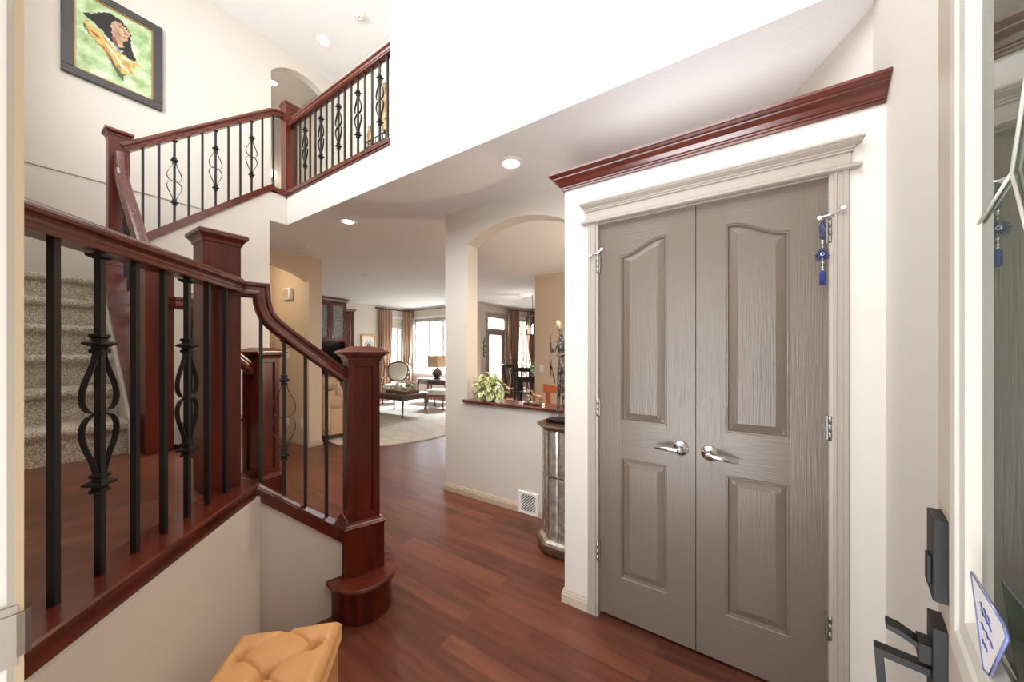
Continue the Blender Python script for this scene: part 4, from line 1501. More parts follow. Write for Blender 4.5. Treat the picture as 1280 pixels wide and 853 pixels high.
plate('light_switch', (-5.18, 1.746, 4.176), 'x', 0.115, 0.115, 'white switch plate on the stairwell wall beside the upper arch', 'light switch')
plate('thermostat', (-5.75, 2.54, 1.452), 'y', 0.11, 0.035, 'slim grey thermostat strip above the hallway switch', 'thermostat', m='steel')
plate('light_switch', (-5.78, 2.54, 1.33), 'y', 0.075, 0.118, 'white light switch on the tan hallway wall', 'light switch')
plate('power_outlet', (-5.78, 2.54, 0.315), 'y', 0.075, 0.118, 'white outlet low on the tan hallway wall, farther from the pier', 'outlet')
plate('power_outlet', (-5.345, 2.54, 0.33), 'y', 0.075, 0.13, 'white outlet low on the tan hallway wall, next to the pier', 'outlet')
plate('light_switch', (-2.895, 5.38, 1.085), 'y', 0.08, 0.12, 'white light switch on the tan dining room wall', 'light switch')
cx_ = thing('door_chime', (-5.73, 2.54, 2.18), 'white box door chime high on the tan hallway wall', 'door chime')
part('box', MB().box(-5.86, -5.60, 2.475, 2.54, 2.165, 2.345), 'white', cx_, bev=0.018)
part('cover_panel', MB().box(-5.825, -5.635, 2.468, 2.478, 2.19, 2.32), 'trim_light', cx_, bev=0.004)
od = thing('wall_ornament', (-6.26, 2.50, 1.46), 'small dark scrolled ornament at the far end of the tan hallway', 'ornament')
mb = MB()
for k in range(3):
    z = 1.50 + 0.09 * k
    mb.tube([(-6.25, 2.43 + 0.05 * math.cos(t * 0.5), z + 0.04 * math.sin(t * 0.5)) for t in range(12)], 0.008, 6)
mb.tube([(-6.25, 2.43, 1.46), (-6.25, 2.43, 1.76)], 0.008, 6)
part('scroll', mb, 'iron', od)

# console, sculpture and picture on the stair wall seen between the rails
M['art_violet'] = mat('print_violet', (128, 112, 128), 0.6, var=((14, 14, 14), (206, 196, 190), 0.2))
fp = thing('framed_print', (-4.045, 1.16, 1.42), 'small gilt-framed mosaic print on the stair wall behind the railings', 'picture')
mb = MB()
for a, b, c_, d_ in ((0.99, 1.33, 1.42, 1.46), (0.99, 1.33, 1.86, 1.90), (0.99, 1.03, 1.46, 1.86), (1.29, 1.33, 1.46, 1.86)):
    mb.box(-4.05, -4.025, a, b, c_, d_)
part('frame', mb, 'gilt', fp, bev=0.004)
part('print', MB().box(-4.05, -4.036, 1.03, 1.29, 1.46, 1.86), 'art_violet', fp)
ct = thing('console_table', (-3.93, 1.22, 0), 'narrow console table with pale legs against the stair wall', 'table')
part('top', MB().box(-4.045, -3.80, 0.93, 1.47, 0.735, 0.765), 'dark_wood', ct, bev=0.004)
for x, y in ((-4.02, 0.96), (-3.83, 0.96), (-4.02, 1.44), (-3.83, 1.44)):
    part('leg', MB().box(x - 0.014, x + 0.014, y - 0.014, y + 0.014, 0, 0.735), 'trim', ct)
part('lower_shelf', MB().box(-4.03, -3.82, 0.95, 1.45, 0.20, 0.225), 'trim', ct)
sc_ = thing('iron_sculpture', (-3.92, 1.08, 0.765), 'dark wavy sculpture on the narrow console table', 'sculpture')
part('base', MB().box(-3.96, -3.88, 1.04, 1.12, 0.765, 0.785), 'iron', sc_)
part('twist', MB().tube([(-3.92, 1.08 + 0.022 * math.sin(k * 0.8), 0.785 + 0.025 * k) for k in range(13)], [0.02 + 0.008 * math.sin(k * 1.3) for k in range(13)], 10), 'bronze', sc_)


# ------------------------------------------------------------ entrance door, standing open
M['door_white'] = mat('white_door_paint', (204, 201, 191), 0.35)
M['door_stile'] = mat('cream_door_stile', (190, 176, 158), 0.4)
HP = Vector((0.118, 0.044))
DT = math.atan2(0.98, 0.20)
DW = 0.89
fd = thing('door_3', (HP.x, HP.y, 0.01), 'open entrance door with glazed panel and black handle set', 'door', None, DT, 'structure')
# local x runs from the hinge to the free edge, local +y towards the opening (the outdoor face)
GX0, GX1, GZ0, GZ1 = 0.20, 0.655, 1.02, 1.88
mb = MB()
mb.box(0, GX0, -0.045, 0, 0, 2.03)
mb.box(GX1, DW, -0.045, 0, 0, 2.03)
mb.box(GX0, GX1, -0.045, 0, 0, GZ0)
mb.box(GX0, GX1, -0.045, 0, GZ1, 2.03)
part('slab', mb, 'door_stile', fd, local=True)
mb = MB()
prof = [(-0.022, -0.006), (-0.022, 0.004), (-0.014, 0.008), (0.0, 0.010), (0.02, 0.010), (0.045, 0.007), (0.055, 0.005), (0.07, 0.004), (0.07, -0.006)]


def lite_ring(o, y):
    return [(GX0 - 0.07 + 0 + o, y, GZ0 - 0.07 + o), (GX1 + 0.07 - o, y, GZ0 - 0.07 + o), (GX1 + 0.07 - o, y, GZ1 + 0.07 - o), (GX0 - 0.07 + o, y, GZ1 + 0.07 - o)]


LR = [(0.0, 0.0), (0.0, 0.006), (0.006, 0.009), (0.040, 0.009), (0.046, 0.006), (0.070, 0.005), (0.080, -0.002), (0.086, -0.006)]
mb.loft([lite_ring(o, y) for o, y in LR], caps=False, smooth=False)
part('glazing_frame', mb, 'door_white', fd, local=True)
part('pane', MB().box(GX0 + 0.002, GX1 - 0.002, -0.012, -0.006, GZ0 + 0.002, GZ1 - 0.002), 'door_glass', fd, local=True)
mb = MB()
for a, b in (((0.655, 1.525), (0.518, 1.544)), ((0.518, 1.544), (0.40, 1.35)), ((0.40, 1.35), (0.44, GZ0)), ((0.518, 1.544), (0.43, 1.70)), ((0.43, 1.70), (0.43, GZ1)), ((0.43, 1.70), (0.30, 1.54)), ((0.30, 1.54), (0.40, 1.35)), ((0.30, 1.54), (0.20, 1.525))):
    mb.tube([(a[0], -0.004, a[1]), (b[0], -0.004, b[1])], 0.0016, 6)
part('leaded_came', mb, 'door_white', fd, local=True)
LX = 0.862
mb = MB()
mb.loft([[(LX - 0.0626, y, 0.968 + o), (LX, y, 0.968 + o), (LX, y, 1.10 - o), (LX - 0.0626, y, 1.10 - o)] for o, y in ((0, 0), (0, 0.012), (0.001, 0.016))], smooth=False)
mb.box(LX - 0.052, LX - 0.028, 0.016, 0.021, 0.99, 1.035)
part('deadbolt', mb, 'black', fd, local=True, bev=0.001)
mb = MB().box(LX - 0.062, LX, 0, 0.016, 0.62, 0.925)
mb.box(LX - 0.050, LX - 0.014, 0.014, 0.030, 0.855, 0.886)
part('handle_plate', mb, 'black', fd, local=True, bev=0.001)
mb = MB()
pts = [(LX - 0.031, 0.010, 0.838), (LX - 0.031, 0.074, 0.838), (LX - 0.031, 0.064, 0.66), (LX - 0.031, 0.012, 0.655)]
SIDE = Vector((1, 0, 0))
mb.sweep(pts, [(-0.011, -0.006), (0.011, -0.006), (0.011, 0.006), (-0.011, 0.006)])
SIDE = None
part('pull_handle', mb, 'black', fd, local=True)
mb = MB().loft([[(LX - 0.045, y, z), (LX - 0.017, y, z), (LX - 0.017, y, z + h), (LX - 0.045, y, z + h)] for y, z, h in ((0.012, 0.872, 0.007), (0.03, 0.873, 0.009), (0.05, 0.882, 0.010), (0.066, 0.886, 0.008))], smooth=False)
part('thumb_latch', mb, 'black', fd, local=True)
for z in (0.25, 1.0, 1.78):
    part('hinge', MB().lathe([(0.0001, z - 0.05), (0.008, z - 0.05), (0.008, z + 0.05), (0.0001, z + 0.05)], 10, tf=TR(-0.004, -0.05, 0)), 'steel', fd, local=True)

M['jamb'] = mat('jamb_paint', (196, 190, 180), 0.4)
M['jamb_casing'] = mat('beige_casing_edge', (160, 138, 112), 0.5)
M['paper'] = mat('printed_card', (222, 220, 222), 0.5)
M['blue_ink'] = mat('blue_ink', (70, 84, 150), 0.5)
M['sleeve'] = mat('blue_plastic_sleeve', (104, 120, 176), 0.2, trans=0.3)
T0 = WM[fd.name]
cc = thing('card_holder', tuple(T0 @ Vector((0.55, 0.006, 1.02))), 'small card in a blue-edged clear sleeve leaning on the door glass', 'card')
CP = [(0.616, 1.103), (0.492, 1.109), (0.482, 1.103), (0.539, 1.030), (0.560, 1.022)]
mb = MB().prism(CP, 'y', 0.004, 0.0055, tf=T0)
part('card', mb, 'paper', cc)
mb = MB()
for i in range(5):
    a, b = CP[i], CP[(i + 1) % 5]
    mb.tube([T0 @ Vector((a[0], 0.005, a[1])), T0 @ Vector((b[0], 0.005, b[1]))], 0.0016, 6)
part('sleeve_edge', mb, 'sleeve', cc)
mb = MB()
for z, x0, x1 in ((1.088, 0.575, 0.535), (1.082, 0.57, 0.53), (1.068, 0.57, 0.525), (1.052, 0.565, 0.545)):
    mb.tube([T0 @ Vector((x0 + (x1 - x0) * k / 8, 0.006, z + 0.002 * math.sin(k * 2.2))) for k in range(9)], 0.0007, 5)
part('handwriting', mb, 'blue_ink', cc, label='blue handwritten strokes')

# left jamb of the entrance with weatherstrip and strike plate
mb = MB()
mb.box(-0.86, -0.74, -0.16, 0.0135, 0, 2.09)
mb.box(-0.86, -0.737, 0.0187, 0.0255, 0, 2.09, 1)
struct('trim_5', mb, ['jamb', 'jamb_casing'], 'white jamb and cream casing edge at the left of the entrance opening', 'trim')
mb = MB().box(-0.86, -0.7385, 0.0135, 0.0187, 0, 2.09)
struct('trim_6', mb, 'steel', 'grey weatherstrip on the left entrance jamb', 'trim')
sp = thing('strike_plate', (-0.738, 0.005, 1.03), 'bright steel strike plate on the entrance jamb', 'strike plate')
part('plate', MB().box(-0.74, -0.7365, -0.045, 0.021, 0.995, 1.068), 'steel', sp)
mb = MB().loft([[(-0.7365 + b, y, 1.005), (-0.7345 + b, y, 1.005), (-0.7345 + b, y, 1.058), (-0.7365 + b, y, 1.058)] for y, b in ((0.0, 0.0), (0.02, 0.0), (0.026, -0.001), (0.031, -0.004))], smooth=False)
part('lip', mb, 'steel', sp)
mb = MB().box(-0.76, 0.17, -0.16, 0.022, 0.0, 0.012)
struct('trim_7', mb, 'steel', 'threshold of the entrance door', 'threshold')

# ------------------------------------------------------------ windows of the living and dining rooms
M['win_white'] = mat('white_window_vinyl', (232, 234, 234), 0.4)
M['shade'] = mat('pale_roman_shade', (212, 212, 200), 0.8)


def window(name, p0, p1, z0, z1, mull, label, shade=None, inset=0.05):
    """window in a wall opening from p0 to p1 (plan, room on the right of the run); mullions as fractions"""
    dx, dy = p1[0] - p0[0], p1[1] - p0[1]
    Ln = math.hypot(dx, dy)
    w = thing(name, (p0[0], p0[1], z0), label, 'window', None, math.atan2(dy, dx), 'structure')
    h = z1 - z0
    f = 0.05
    mb = MB()
    mb.box(0, f, inset, inset + 0.05, 0, h)
    mb.box(Ln - f, Ln, inset, inset + 0.05, 0, h)
    mb.box(f, Ln - f, inset, inset + 0.05, 0, f)
    mb.box(f, Ln - f, inset, inset + 0.05, h - f, h)
    for u in mull:
        mb.box(Ln * u - 0.04, Ln * u + 0.04, inset, inset + 0.05, f, h - f)
    part('frame', mb, 'win_white', w, local=True)
    part('pane', MB().box(f, Ln - f, inset + 0.022, inset + 0.028, f, h - f), 'glass', w, local=True)
    mb = MB()
    for a, b, c_, d_ in ((-0.07, 0, -0.07, h + 0.07), (Ln, Ln + 0.07, -0.07, h + 0.07), (0, Ln, h, h + 0.07), (0, Ln, -0.07, 0)):
        mb.box(a, b, -0.018, 0.0, c_, d_)
    part('casing', mb, 'win_white', w, local=True)
    if shade:
        mb = MB()
        n = 4
        for k in range(n):
            za, zb_ = h - shade * k / n, h - shade * (k + 1) / n
            mb.prism([(0.045, za), (0.025 - 0.01 * (k % 2), za - 0.01), (0.018, zb_ + 0.01), (0.045, zb_)], 'x', 0.02, Ln - 0.02)
        part('roman_shade', mb, 'shade', w, local=True, label='pale folded roman shade')
    return w


window('window_1', (-8.54, 7.4), (-6.20, 7.4), 0.72, 2.40, (0.27, 0.52, 0.76), 'wide bright living room window with the neighbouring siding beyond', 0.10)
# the small window is in a wall along y with the room on its +x side
window('window_2', (-8.9, 6.56), (-8.9, 7.26), 0.85, 2.40, (0.74,), 'narrow living room window with a half-lowered shade, between the curtains', 0.30)
window('window_3', (-5.87 + 0.20 * 0.316, 8.75 + 0.20 * 0.949), (-5.87 + 0.80 * 0.316, 8.75 + 0.80 * 0.949), 0.55, 2.40, (), 'dining bay window between two brown curtains', 0.08)

# patio door
M['door_grey'] = mat('greige_patio_door', (150, 140, 128), 0.4)
pd = thing('door_4', (-5.87, 7.70, 0), 'glazed patio door with transom in the dining room', 'door', None, R(90), 'structure')
mb = MB()
for a, b, c_, d_ in ((0, 0.05, 0, 2.42), (0.85, 0.90, 0, 2.42), (0.05, 0.85, 2.36, 2.42), (0.05, 0.85, 1.97, 2.04)):
    mb.box(a, b, 0.01, 0.10, c_, d_)
for a, b, c_, d_ in ((-0.07, 0, 0, 2.42), (0.90, 0.97, 0, 2.42), (-0.09, 0.99, 2.42, 2.50)):
    mb.box(a, b, -0.02, 0.0, c_, d_)
part('frame', mb, 'trim', pd, local=True)
mb = MB()
for a, b, c_, d_ in ((0.05, 0.14, 0.02, 1.97), (0.74, 0.85, 0.02, 1.97), (0.14, 0.74, 0.02, 0.16), (0.14, 0.74, 1.87, 1.97)):
    mb.box(a, b, 0.03, 0.075, c_, d_)
part('door_leaf', mb, 'door_grey', pd, local=True)
part('pane', MB().box(0.14, 0.74, 0.05, 0.056, 0.16, 1.87), 'glass', pd, local=True)
part('transom_pane', MB().box(0.05, 0.85, 0.05, 0.056, 2.04, 2.36), 'glass', pd, local=True)
mb = MB().tube([(0.80, 0.03, 1.0), (0.80, -0.03, 1.0), (0.70, -0.04, 1.0)], 0.011, 8)
mb.sphere((0.80, 0.02, 1.12), 0.022)
part('door_handle', mb, 'steel', pd, local=True)

# the house next door and the garden, seen through the glass
M['siding'] = mat('white_lap_siding', (214, 216, 220), 0.7)
M['lawn'] = mat('pale_paving', (170, 168, 160), 0.9, var=((3, 3, 3), (188, 186, 178), 0.3))
mb = MB().box(-30, 20, 7.55, 40, -0.35, -0.30)
mb.box(-30, -9.35, -20, 7.55, -0.35, -0.30)
struct('ground', mb, 'lawn', 'pale paving outside the living room and dining windows', 'ground')
nh = thing('neighbour_house', (-12.8, 12.0, -0.3), 'neighbouring house with white lap siding outside the living room window', 'house')
mb = MB()
for k in range(38):
    z = -0.3 + 0.15 * k
    mb.prism([(11.0, z), (10.975, z), (10.997, z + 0.152), (11.0, z + 0.152)], 'x', -16.0, -9.6)
mb.box(-16.0, -9.6, 11.0, 11.2, -0.3, 5.4)
mb.box(-9.75, -9.6, 11.2, 16, -0.3, 5.4)
part('siding', mb, 'siding', nh)
mb = MB()
for x0, x1, z0, z1 in ((-12.0, -11.4, 1.4, 2.4),):
    mb.box(x0, x1, 10.94, 11.0, z0, z1)
part('window', mb, 'win_white', nh)
mb = MB().prism([(10.4, 5.3), (13.6, 7.2), (16.5, 5.3)], 'x', -16.3, -9.3)
part('roof', mb, 'door_grey', nh)
M['tree_leaf'] = mat('spring_leaves', (150, 176, 118), 0.8)
M['bark'] = mat('bark', (110, 96, 84), 0.9)
for tx, ty, th, lab in ((-7.6, 12.4, 4.6, 'leafy garden tree outside the dining room patio door'), (-7.7, 15.8, 5.0, 'leafy garden tree beyond the dining bay window')):
    t = thing('garden_tree', (tx, ty, -0.3), lab, 'tree', 'garden trees')
    mb = MB().tube([(tx, ty, -0.3), (tx + 0.05, ty, 1.2), (tx - 0.05, ty + 0.05, th * 0.75)], [0.11, 0.09, 0.03], 8)
    for k in range(7):
        a = k * 0.9
        mb.tube([(tx, ty, 1.0 + 0.35 * k), (tx + 0.9 * math.cos(a), ty + 0.9 * math.sin(a), 1.6 + 0.4 * k)], [0.04, 0.012], 6)
    part('trunk', mb, 'bark', t)
    mb = MB()
    rr = random.Random(int(tx * 10))
    for k in range(1300):
        a, b = rr.uniform(0, 6.283), math.acos(rr.uniform(-1, 1))
        q = rr.uniform(0.5, 1.0) ** 0.5 * 1.5
        c = Vector((tx + q * math.sin(b) * math.cos(a), ty + q * math.sin(b) * math.sin(a), th * 0.56 + q * 1.15 * math.cos(b)))
        s = rr.uniform(0.05, 0.10)
        u = Vector((rr.uniform(-1, 1), rr.uniform(-1, 1), rr.uniform(-1, 1))).normalized()
        w = u.cross(Vector((rr.uniform(-1, 1), rr.uniform(-1, 1), 1))).normalized()
        mb.add([c - u * s, c + w * s * 0.5, c + u * s, c - w * s * 0.5], [(0, 1, 2, 3)])
    part('crown', mb, 'tree_leaf', t)

# curtains
M['curtain_a'] = mat('brown_curtain_silk', (166, 132, 112), 0.5)
M['curtain_b'] = mat('sand_curtain_silk', (224, 202, 176), 0.5)
M['curtain_c'] = mat('dark_brown_curtain_silk', (112, 80, 66), 0.5)


def curtain(name, x, y, ang, w, z0, z1, zt, label, group, folds=6, dark=False, phase=0.0):
    """gathered curtain hanging on a rod, tied in at height zt"""
    c = thing(name, (x, y, z0), label, 'curtain', group, ang)
    seq = [0, 0, 1, 2, 0, 1, 0, 2, 2, 0, 1, 0]
    if dark:
        seq = [0, 2, 0, 0, 2, 0, 1, 2, 0, 2, 0, 0]
    nu, nv = 96, 40
    def fn(u, v):
        z = z0 + (z1 - z0) * v
        k = 1.0 - 0.32 * math.exp(-((z - zt) / 0.22) ** 2)
        if z < zt:
            k *= 0.86 + 0.14 * (zt - z) / max(0.01, zt - z0)
        px = (u - 0.5) * w * k
        py = 0.038 * math.sin(u * folds * 2 * math.pi + phase + 0.6 * math.sin(v * 5)) + 0.012 * math.sin(u * 29 + v * 9)
        return (px, py, z - z0)
    mb = MB()
    vs = [fn(i / nu, j / nv) for j in range(nv + 1) for i in range(nu + 1)]
    for i in range(nu):
        fs = [(j * (nu + 1) + i, j * (nu + 1) + i + 1, (j + 1) * (nu + 1) + i + 1, (j + 1) * (nu + 1) + i) for j in range(nv)]
        for f in fs:
            mb.f.append(list(f))
            mb.mi.append(seq[(i // 3) % len(seq)])
            mb.sm.append(True)
    mb.v = [Vector(p) for p in vs]
    o = part('drape', mb, ['curtain_a', 'curtain_b', 'curtain_c'], c, local=True)
    md = o.modifiers.new('solid', 'SOLIDIFY')
    md.thickness = 0.004
    mb = MB()
    ring = [(0.5 * w * 0.70 * math.cos(t * 0.524), 0.062 * math.sin(t * 0.524), zt - z0 - 0.02 * math.cos(t * 0.524)) for t in range(13)]
    mb.tube(ring, 0.016, 8)
    mb.sphere((0.4 * w * 0.70, -0.055, zt - z0), 0.03, 8, 6)
    part('tieback', mb, 'curtain_c', c, local=True)
    mb = MB()
    for k in range(6):
        xx = (k / 5 - 0.5) * w * 0.94
        T = TR(xx, 0, z1 - z0 + 0.015) @ Matrix.Rotation(R(90), 4, 'Y')
        mb.tube([(0.022 * math.cos(t * 0.63), 0.022 * math.sin(t * 0.63), 0) for t in range(11)], 0.004, 5, tf=T)
    part('ring', mb, 'iron', c, local=True)
    return c


curtain('curtain', -8.79, 6.55, R(90), 0.40, 0.02, 2.645, 0.98, 'striped brown curtain at the narrow window, behind the picture wall', 'living room curtains', 5)
curtain('curtain', -8.73, 7.29, 0, 0.46, 0.02, 2.645, 1.02, 'striped brown curtain in the corner between both living room windows', 'living room curtains', 5, False, 1.0)
ca, sa = 0.316, 0.949
curtain('curtain', -5.78 + 0.12 * ca + 0.04, 8.75 + 0.06, math.atan2(sa, ca), 0.42, 0.1, 2.63, 1.12, 'dark striped curtain beside the patio door', 'dining room curtains', 5, True)
curtain('curtain', -5.87 + 0.93 * ca + 0.12, 8.75 + 0.93 * sa - 0.04, math.atan2(sa, ca), 0.48, 0.1, 2.63, 1.1, 'dark striped curtain at the far side of the dining bay window', 'dining room curtains', 5, True, 2.0)


def rod(pts, label, group):
    r_ = thing('curtain_rod', pts[0], label, 'curtain rod', group)
    part('pole', MB().tube(pts, 0.013, 8), 'iron', r_)
    mb = MB()
    for p in (pts[0], pts[-1]):
        mb.sphere(p, 0.03, 10, 8)
    part('finial', mb, 'iron', r_)


rod([(-8.80, 6.22, 2.662), (-8.80, 7.29, 2.662), (-6.0, 7.29, 2.662)], 'black curtain rod bending round the living room corner', 'curtain rods')
rod([(-5.76, 8.72, 2.650), (-5.25, 10.20, 2.650)], 'black curtain rod of the dining bay', 'curtain rods')

# ------------------------------------------------------------ living room
M['rug'] = mat('cream_rug', (222, 216, 206), 0.95, bump=((30, 30, 30), 0.6, 0.01), var=((5, 14, 5), (196, 190, 182), 0.22))
mb = MB().prism([(-8.1, 3.20), (-8.1, 6.85), (-4.55, 6.85), (-4.00, 4.4), (-4.05, 3.75), (-4.30, 3.20), (-4.9, 2.83)], 'z', 0.001, 0.016)
solo('area_rug', mb, 'rug', 'large cream patterned rug under the living room furniture', 'rug', origin=(-6.2, 4.8, 0.0))

# media cabinet: upper display cabinet, tall side cabinet, lower cabinet, television
M['seeded_glass'] = mat('dark_seeded_glass', (74, 78, 76), 0.12, spec=0.8, bump=((60, 60, 60), 0.9, 0.02), var=((50, 50, 50), (150, 152, 146), 0.12))
ub = thing('display_cabinet', (-8.65, 4.45, 1.63), 'dark cherry wall cabinet with seeded glass doors above the television', 'cabinet')
mb = MB()
mb.box(-8.885, -8.50, 3.55, 5.13, 1.63, 2.66)
part('carcass', mb, 'cherry', ub)
mb = MB().loft([[(-8.885, 3.55 - o, z), (-8.50 + o, 3.55 - o, z), (-8.50 + o, 5.13 + o, z), (-8.885, 5.13 + o, z)] for o, z in ((0, 2.64), (0.01, 2.645), (0.02, 2.66), (0.05, 2.69), (0.06, 2.70), (0.06, 2.718))], smooth=False)
part('crown', mb, 'cherry_rail', ub)
for y0 in (4.70, 4.28, 3.86):
    d = part('door', MB().box(-8.50, -8.476, y0, y0 + 0.065, 1.66, 2.62).box(-8.50, -8.476, y0 + 0.345, y0 + 0.41, 1.66, 2.62).box(-8.50, -8.476, y0 + 0.065, y0 + 0.345, 1.66, 1.73).box(-8.50, -8.476, y0 + 0.065, y0 + 0.345, 2.54, 2.62), 'cherry_rail', ub)
    gl = bpy.data.objects.new('glass', mesh_of('glass', MB().box(-8.50, -8.488, y0 + 0.065, y0 + 0.345, 1.73, 2.54), 'seeded_glass', WM[ub.name].inverted()))
    COL.objects.link(gl)
    gl.parent = d
    hd = bpy.data.objects.new('handle', mesh_of('handle', MB().tube([(-8.476, y0 + (0.03 if y0 > 4.5 else 0.38), 1.70), (-8.455, y0 + (0.03 if y0 > 4.5 else 0.38), 1.72), (-8.455, y0 + (0.03 if y0 > 4.5 else 0.38), 1.80), (-8.476, y0 + (0.03 if y0 > 4.5 else 0.38), 1.82)], 0.006, 6), 'chrome', WM[ub.name].inverted()))
    COL.objects.link(hd)
    hd.parent = d
tb = thing('tall_cabinet', (-8.75, 5.30, 0), 'narrow dark cherry side cabinet right of the television', 'cabinet')
part('carcass', MB().box(-8.885, -8.60, 5.145, 5.40, 0, 2.47), 'cherry', tb)
mb = MB().loft([[(-8.885, 5.145 - o * 0.1, z), (-8.60 + o, 5.145 - o * 0.1, z), (-8.60 + o, 5.40 + o, z), (-8.885, 5.40 + o, z)] for o, z in ((0, 2.45), (0.015, 2.46), (0.045, 2.49), (0.05, 2.51))], smooth=False)
part('crown', mb, 'cherry_rail', tb)
mb = MB()
for z0, z1 in ((0.12, 0.80), (0.90, 2.38)):
    mb.loft([[(x, 5.17 + o, z0 + o), (x, 5.375 - o, z0 + o), (x, 5.375 - o, z1 - o), (x, 5.17 + o, z1 - o)] for x, o in ((-8.60, 0), (-8.58, 0), (-8.58, 0.05), (-8.588, 0.055), (-8.588, 0.07), (-8.582, 0.085))], smooth=False)
part('door', mb, 'cherry_rail', tb)
lb = thing('media_console', (-8.55, 4.4, 0), 'low dark cherry cabinet under the television', 'cabinet')
part('carcass', MB().box(-8.885, -8.24, 3.4, 5.14, 0.06, 0.70), 'cherry', lb)
part('top', MB().box(-8.885, -8.20, 3.38, 5.142, 0.70, 0.74), 'cherry_rail', lb)
for k in range(3):
    y0 = 3.45 + 0.56 * k
    mb = MB().loft([[(x, y0 + o, 0.12 + o), (x, y0 + 0.53 - o, 0.12 + o), (x, y0 + 0.53 - o, 0.66 - o), (x, y0 + o, 0.66 - o)] for x, o in ((-8.24, 0), (-8.22, 0), (-8.22, 0.06), (-8.228, 0.065), (-8.228, 0.085), (-8.222, 0.10))], smooth=False)
    part('door', mb, 'cherry_rail', lb)
M['screen'] = mat('black_screen', (8, 9, 11), 0.12)
tv = thing('television', (-8.6, 4.35, 0.74), 'large black flat television between the cherry cabinets', 'television')
part('screen', MB().box(-8.66, -8.62, 3.55, 5.12, 0.82, 1.60), 'screen', tv, bev=0.004)
part('stand', MB().box(-8.72, -8.50, 4.1, 4.6, 0.74, 0.76).box(-8.66, -8.62, 4.3, 4.4, 0.75, 0.84), 'black', tv)

pc = thing('framed_print', (-8.88, 6.03, 1.40), 'gilt-framed drawing on the pale living room wall above the post', 'picture')
mb = MB()
for a, b, c_, d_ in ((5.79, 6.275, 1.34, 1.39), (5.79, 6.275, 1.82, 1.87), (5.79, 5.84, 1.39, 1.82), (6.225, 6.275, 1.39, 1.82)):
    mb.box(-8.885, -8.87, a, b, c_, d_)
part('frame', mb, 'gilt', pc, bev=0.006)
mb = MB().box(-8.896, -8.886, 5.84, 6.225, 1.39, 1.82, 0)
for r0, r1 in ((0.13, 0.115), (0.09, 0.08)):
    pts = [(-8.884, 6.03 + r0 * math.cos(R(10 * k)), 1.55 + r0 * math.sin(R(10 * k)) * 1.2) for k in range(19)] + [(-8.884, 6.03 + r1 * math.cos(R(10 * k)), 1.55 + r1 * math.sin(R(10 * k)) * 1.2) for k in range(18, -1, -1)]
    n = 19
    mb.add(pts, [(i, i + 1, 2 * n - 2 - i, 2 * n - 1 - i) for i in range(n - 1)], 1)
mb.add([(-8.883, 5.95, 1.45), (-8.883, 6.10, 1.44), (-8.883, 6.12, 1.56), (-8.883, 6.02, 1.64), (-8.883, 5.96, 1.57)], [(0, 1, 2, 3, 4)], 2)
part('drawing', mb, ['white', 'dark_wood', 'frame_dark'], pc)

# sofa seen from its end
M['sofa'] = mat('tan_sofa_fabric', (206, 176, 144), 0.85, bump=((200, 200, 200), 0.3, 0.004))
so = thing('sofa', (-6.2, 3.3, 0), 'tan fabric sofa with rolled arm beside the tan pier', 'sofa')


def soft_box(x0, x1, y0, y1, z0, z1, r=0.05, n=4):
    """rounded cushion body as stacked rounded outlines"""
    rings = []
    def outline(o, z):
        pts = []
        rr_ = max(0.001, r - o * 0.4)
        for cxx, cyy, a0 in ((x1 - o - rr_, y1 - o - rr_, 0), (x0 + o + rr_, y1 - o - rr_, 90), (x0 + o + rr_, y0 + o + rr_, 180), (x1 - o - rr_, y0 + o + rr_, 270)):
            for k in range(5):
                a = R(a0 + 22.5 * k)
                pts.append((cxx + rr_ * math.cos(a), cyy + rr_ * math.sin(a), z))
        return pts
    for k in range(n + 1):
        a = math.pi / 2 * k / n
        rings.append(outline(r * (1 - math.sin(a)), z0 + r * (1 - math.cos(a))))
    for k in range(n + 1):
        a = math.pi / 2 * k / n
        rings.append(outline(r * (1 - math.cos(a)), z1 - r * (1 - math.sin(a))))
    return MB().loft(rings)


part('base', soft_box(-7.25, -5.22, 2.80, 3.70, 0.09, 0.30, 0.03), 'sofa', so)
mb = soft_box(-5.45, -5.19, 2.86, 3.72, 0.09, 0.55, 0.04)
mb.tube([(-5.31, 2.88, 0.56), (-5.31, 3.72, 0.54)], [0.135, 0.14], 20)
part('arm', mb, 'sofa', so)
mb = soft_box(-7.27, -7.02, 2.86, 3.72, 0.09, 0.55, 0.04)
mb.tube([(-7.15, 2.88, 0.56), (-7.15, 3.72, 0.54)], [0.135, 0.14], 20)
part('arm', mb, 'sofa', so)
mb = soft_box(-7.2, -5.20, 2.78, 2.98, 0.15, 0.86, 0.06)
mb.tube([(-7.2, 2.87, 0.88), (-5.20, 2.87, 0.88)], 0.10, 18)
part('backrest', mb, 'sofa', so)
for k in range(2):
    part('back_cushion', soft_box(-6.98 + 0.78 * k, -6.22 + 0.78 * k, 2.95, 3.16, 0.46, 0.97, 0.07), 'sofa', so)
    part('seat_cushion', soft_box(-6.99 + 0.77 * k, -6.23 + 0.77 * k, 3.0, 3.74, 0.29, 0.47, 0.06), 'sofa', so)
for x, y in ((-5.28, 2.86), (-5.28, 3.64), (-7.2, 2.86), (-7.2, 3.64)):
    part('foot', MB().lathe([(0.0001, 0.016), (0.022, 0.016), (0.032, 0.05), (0.036, 0.095), (0.0001, 0.096)], 10, tf=TR(x, y, 0)), 'dark_wood', so)
M['stripe_cushion'] = mat('striped_cushion', (232, 226, 216), 0.85, var=((2, 50, 2), (188, 170, 150), 0.1))
cu = soft_box(-0.22, 0.22, -0.06, 0.06, 0, 0.42, 0.055)
T = TR(-5.66, 3.22, 0.53, R(10), R(22))
cu2 = MB()
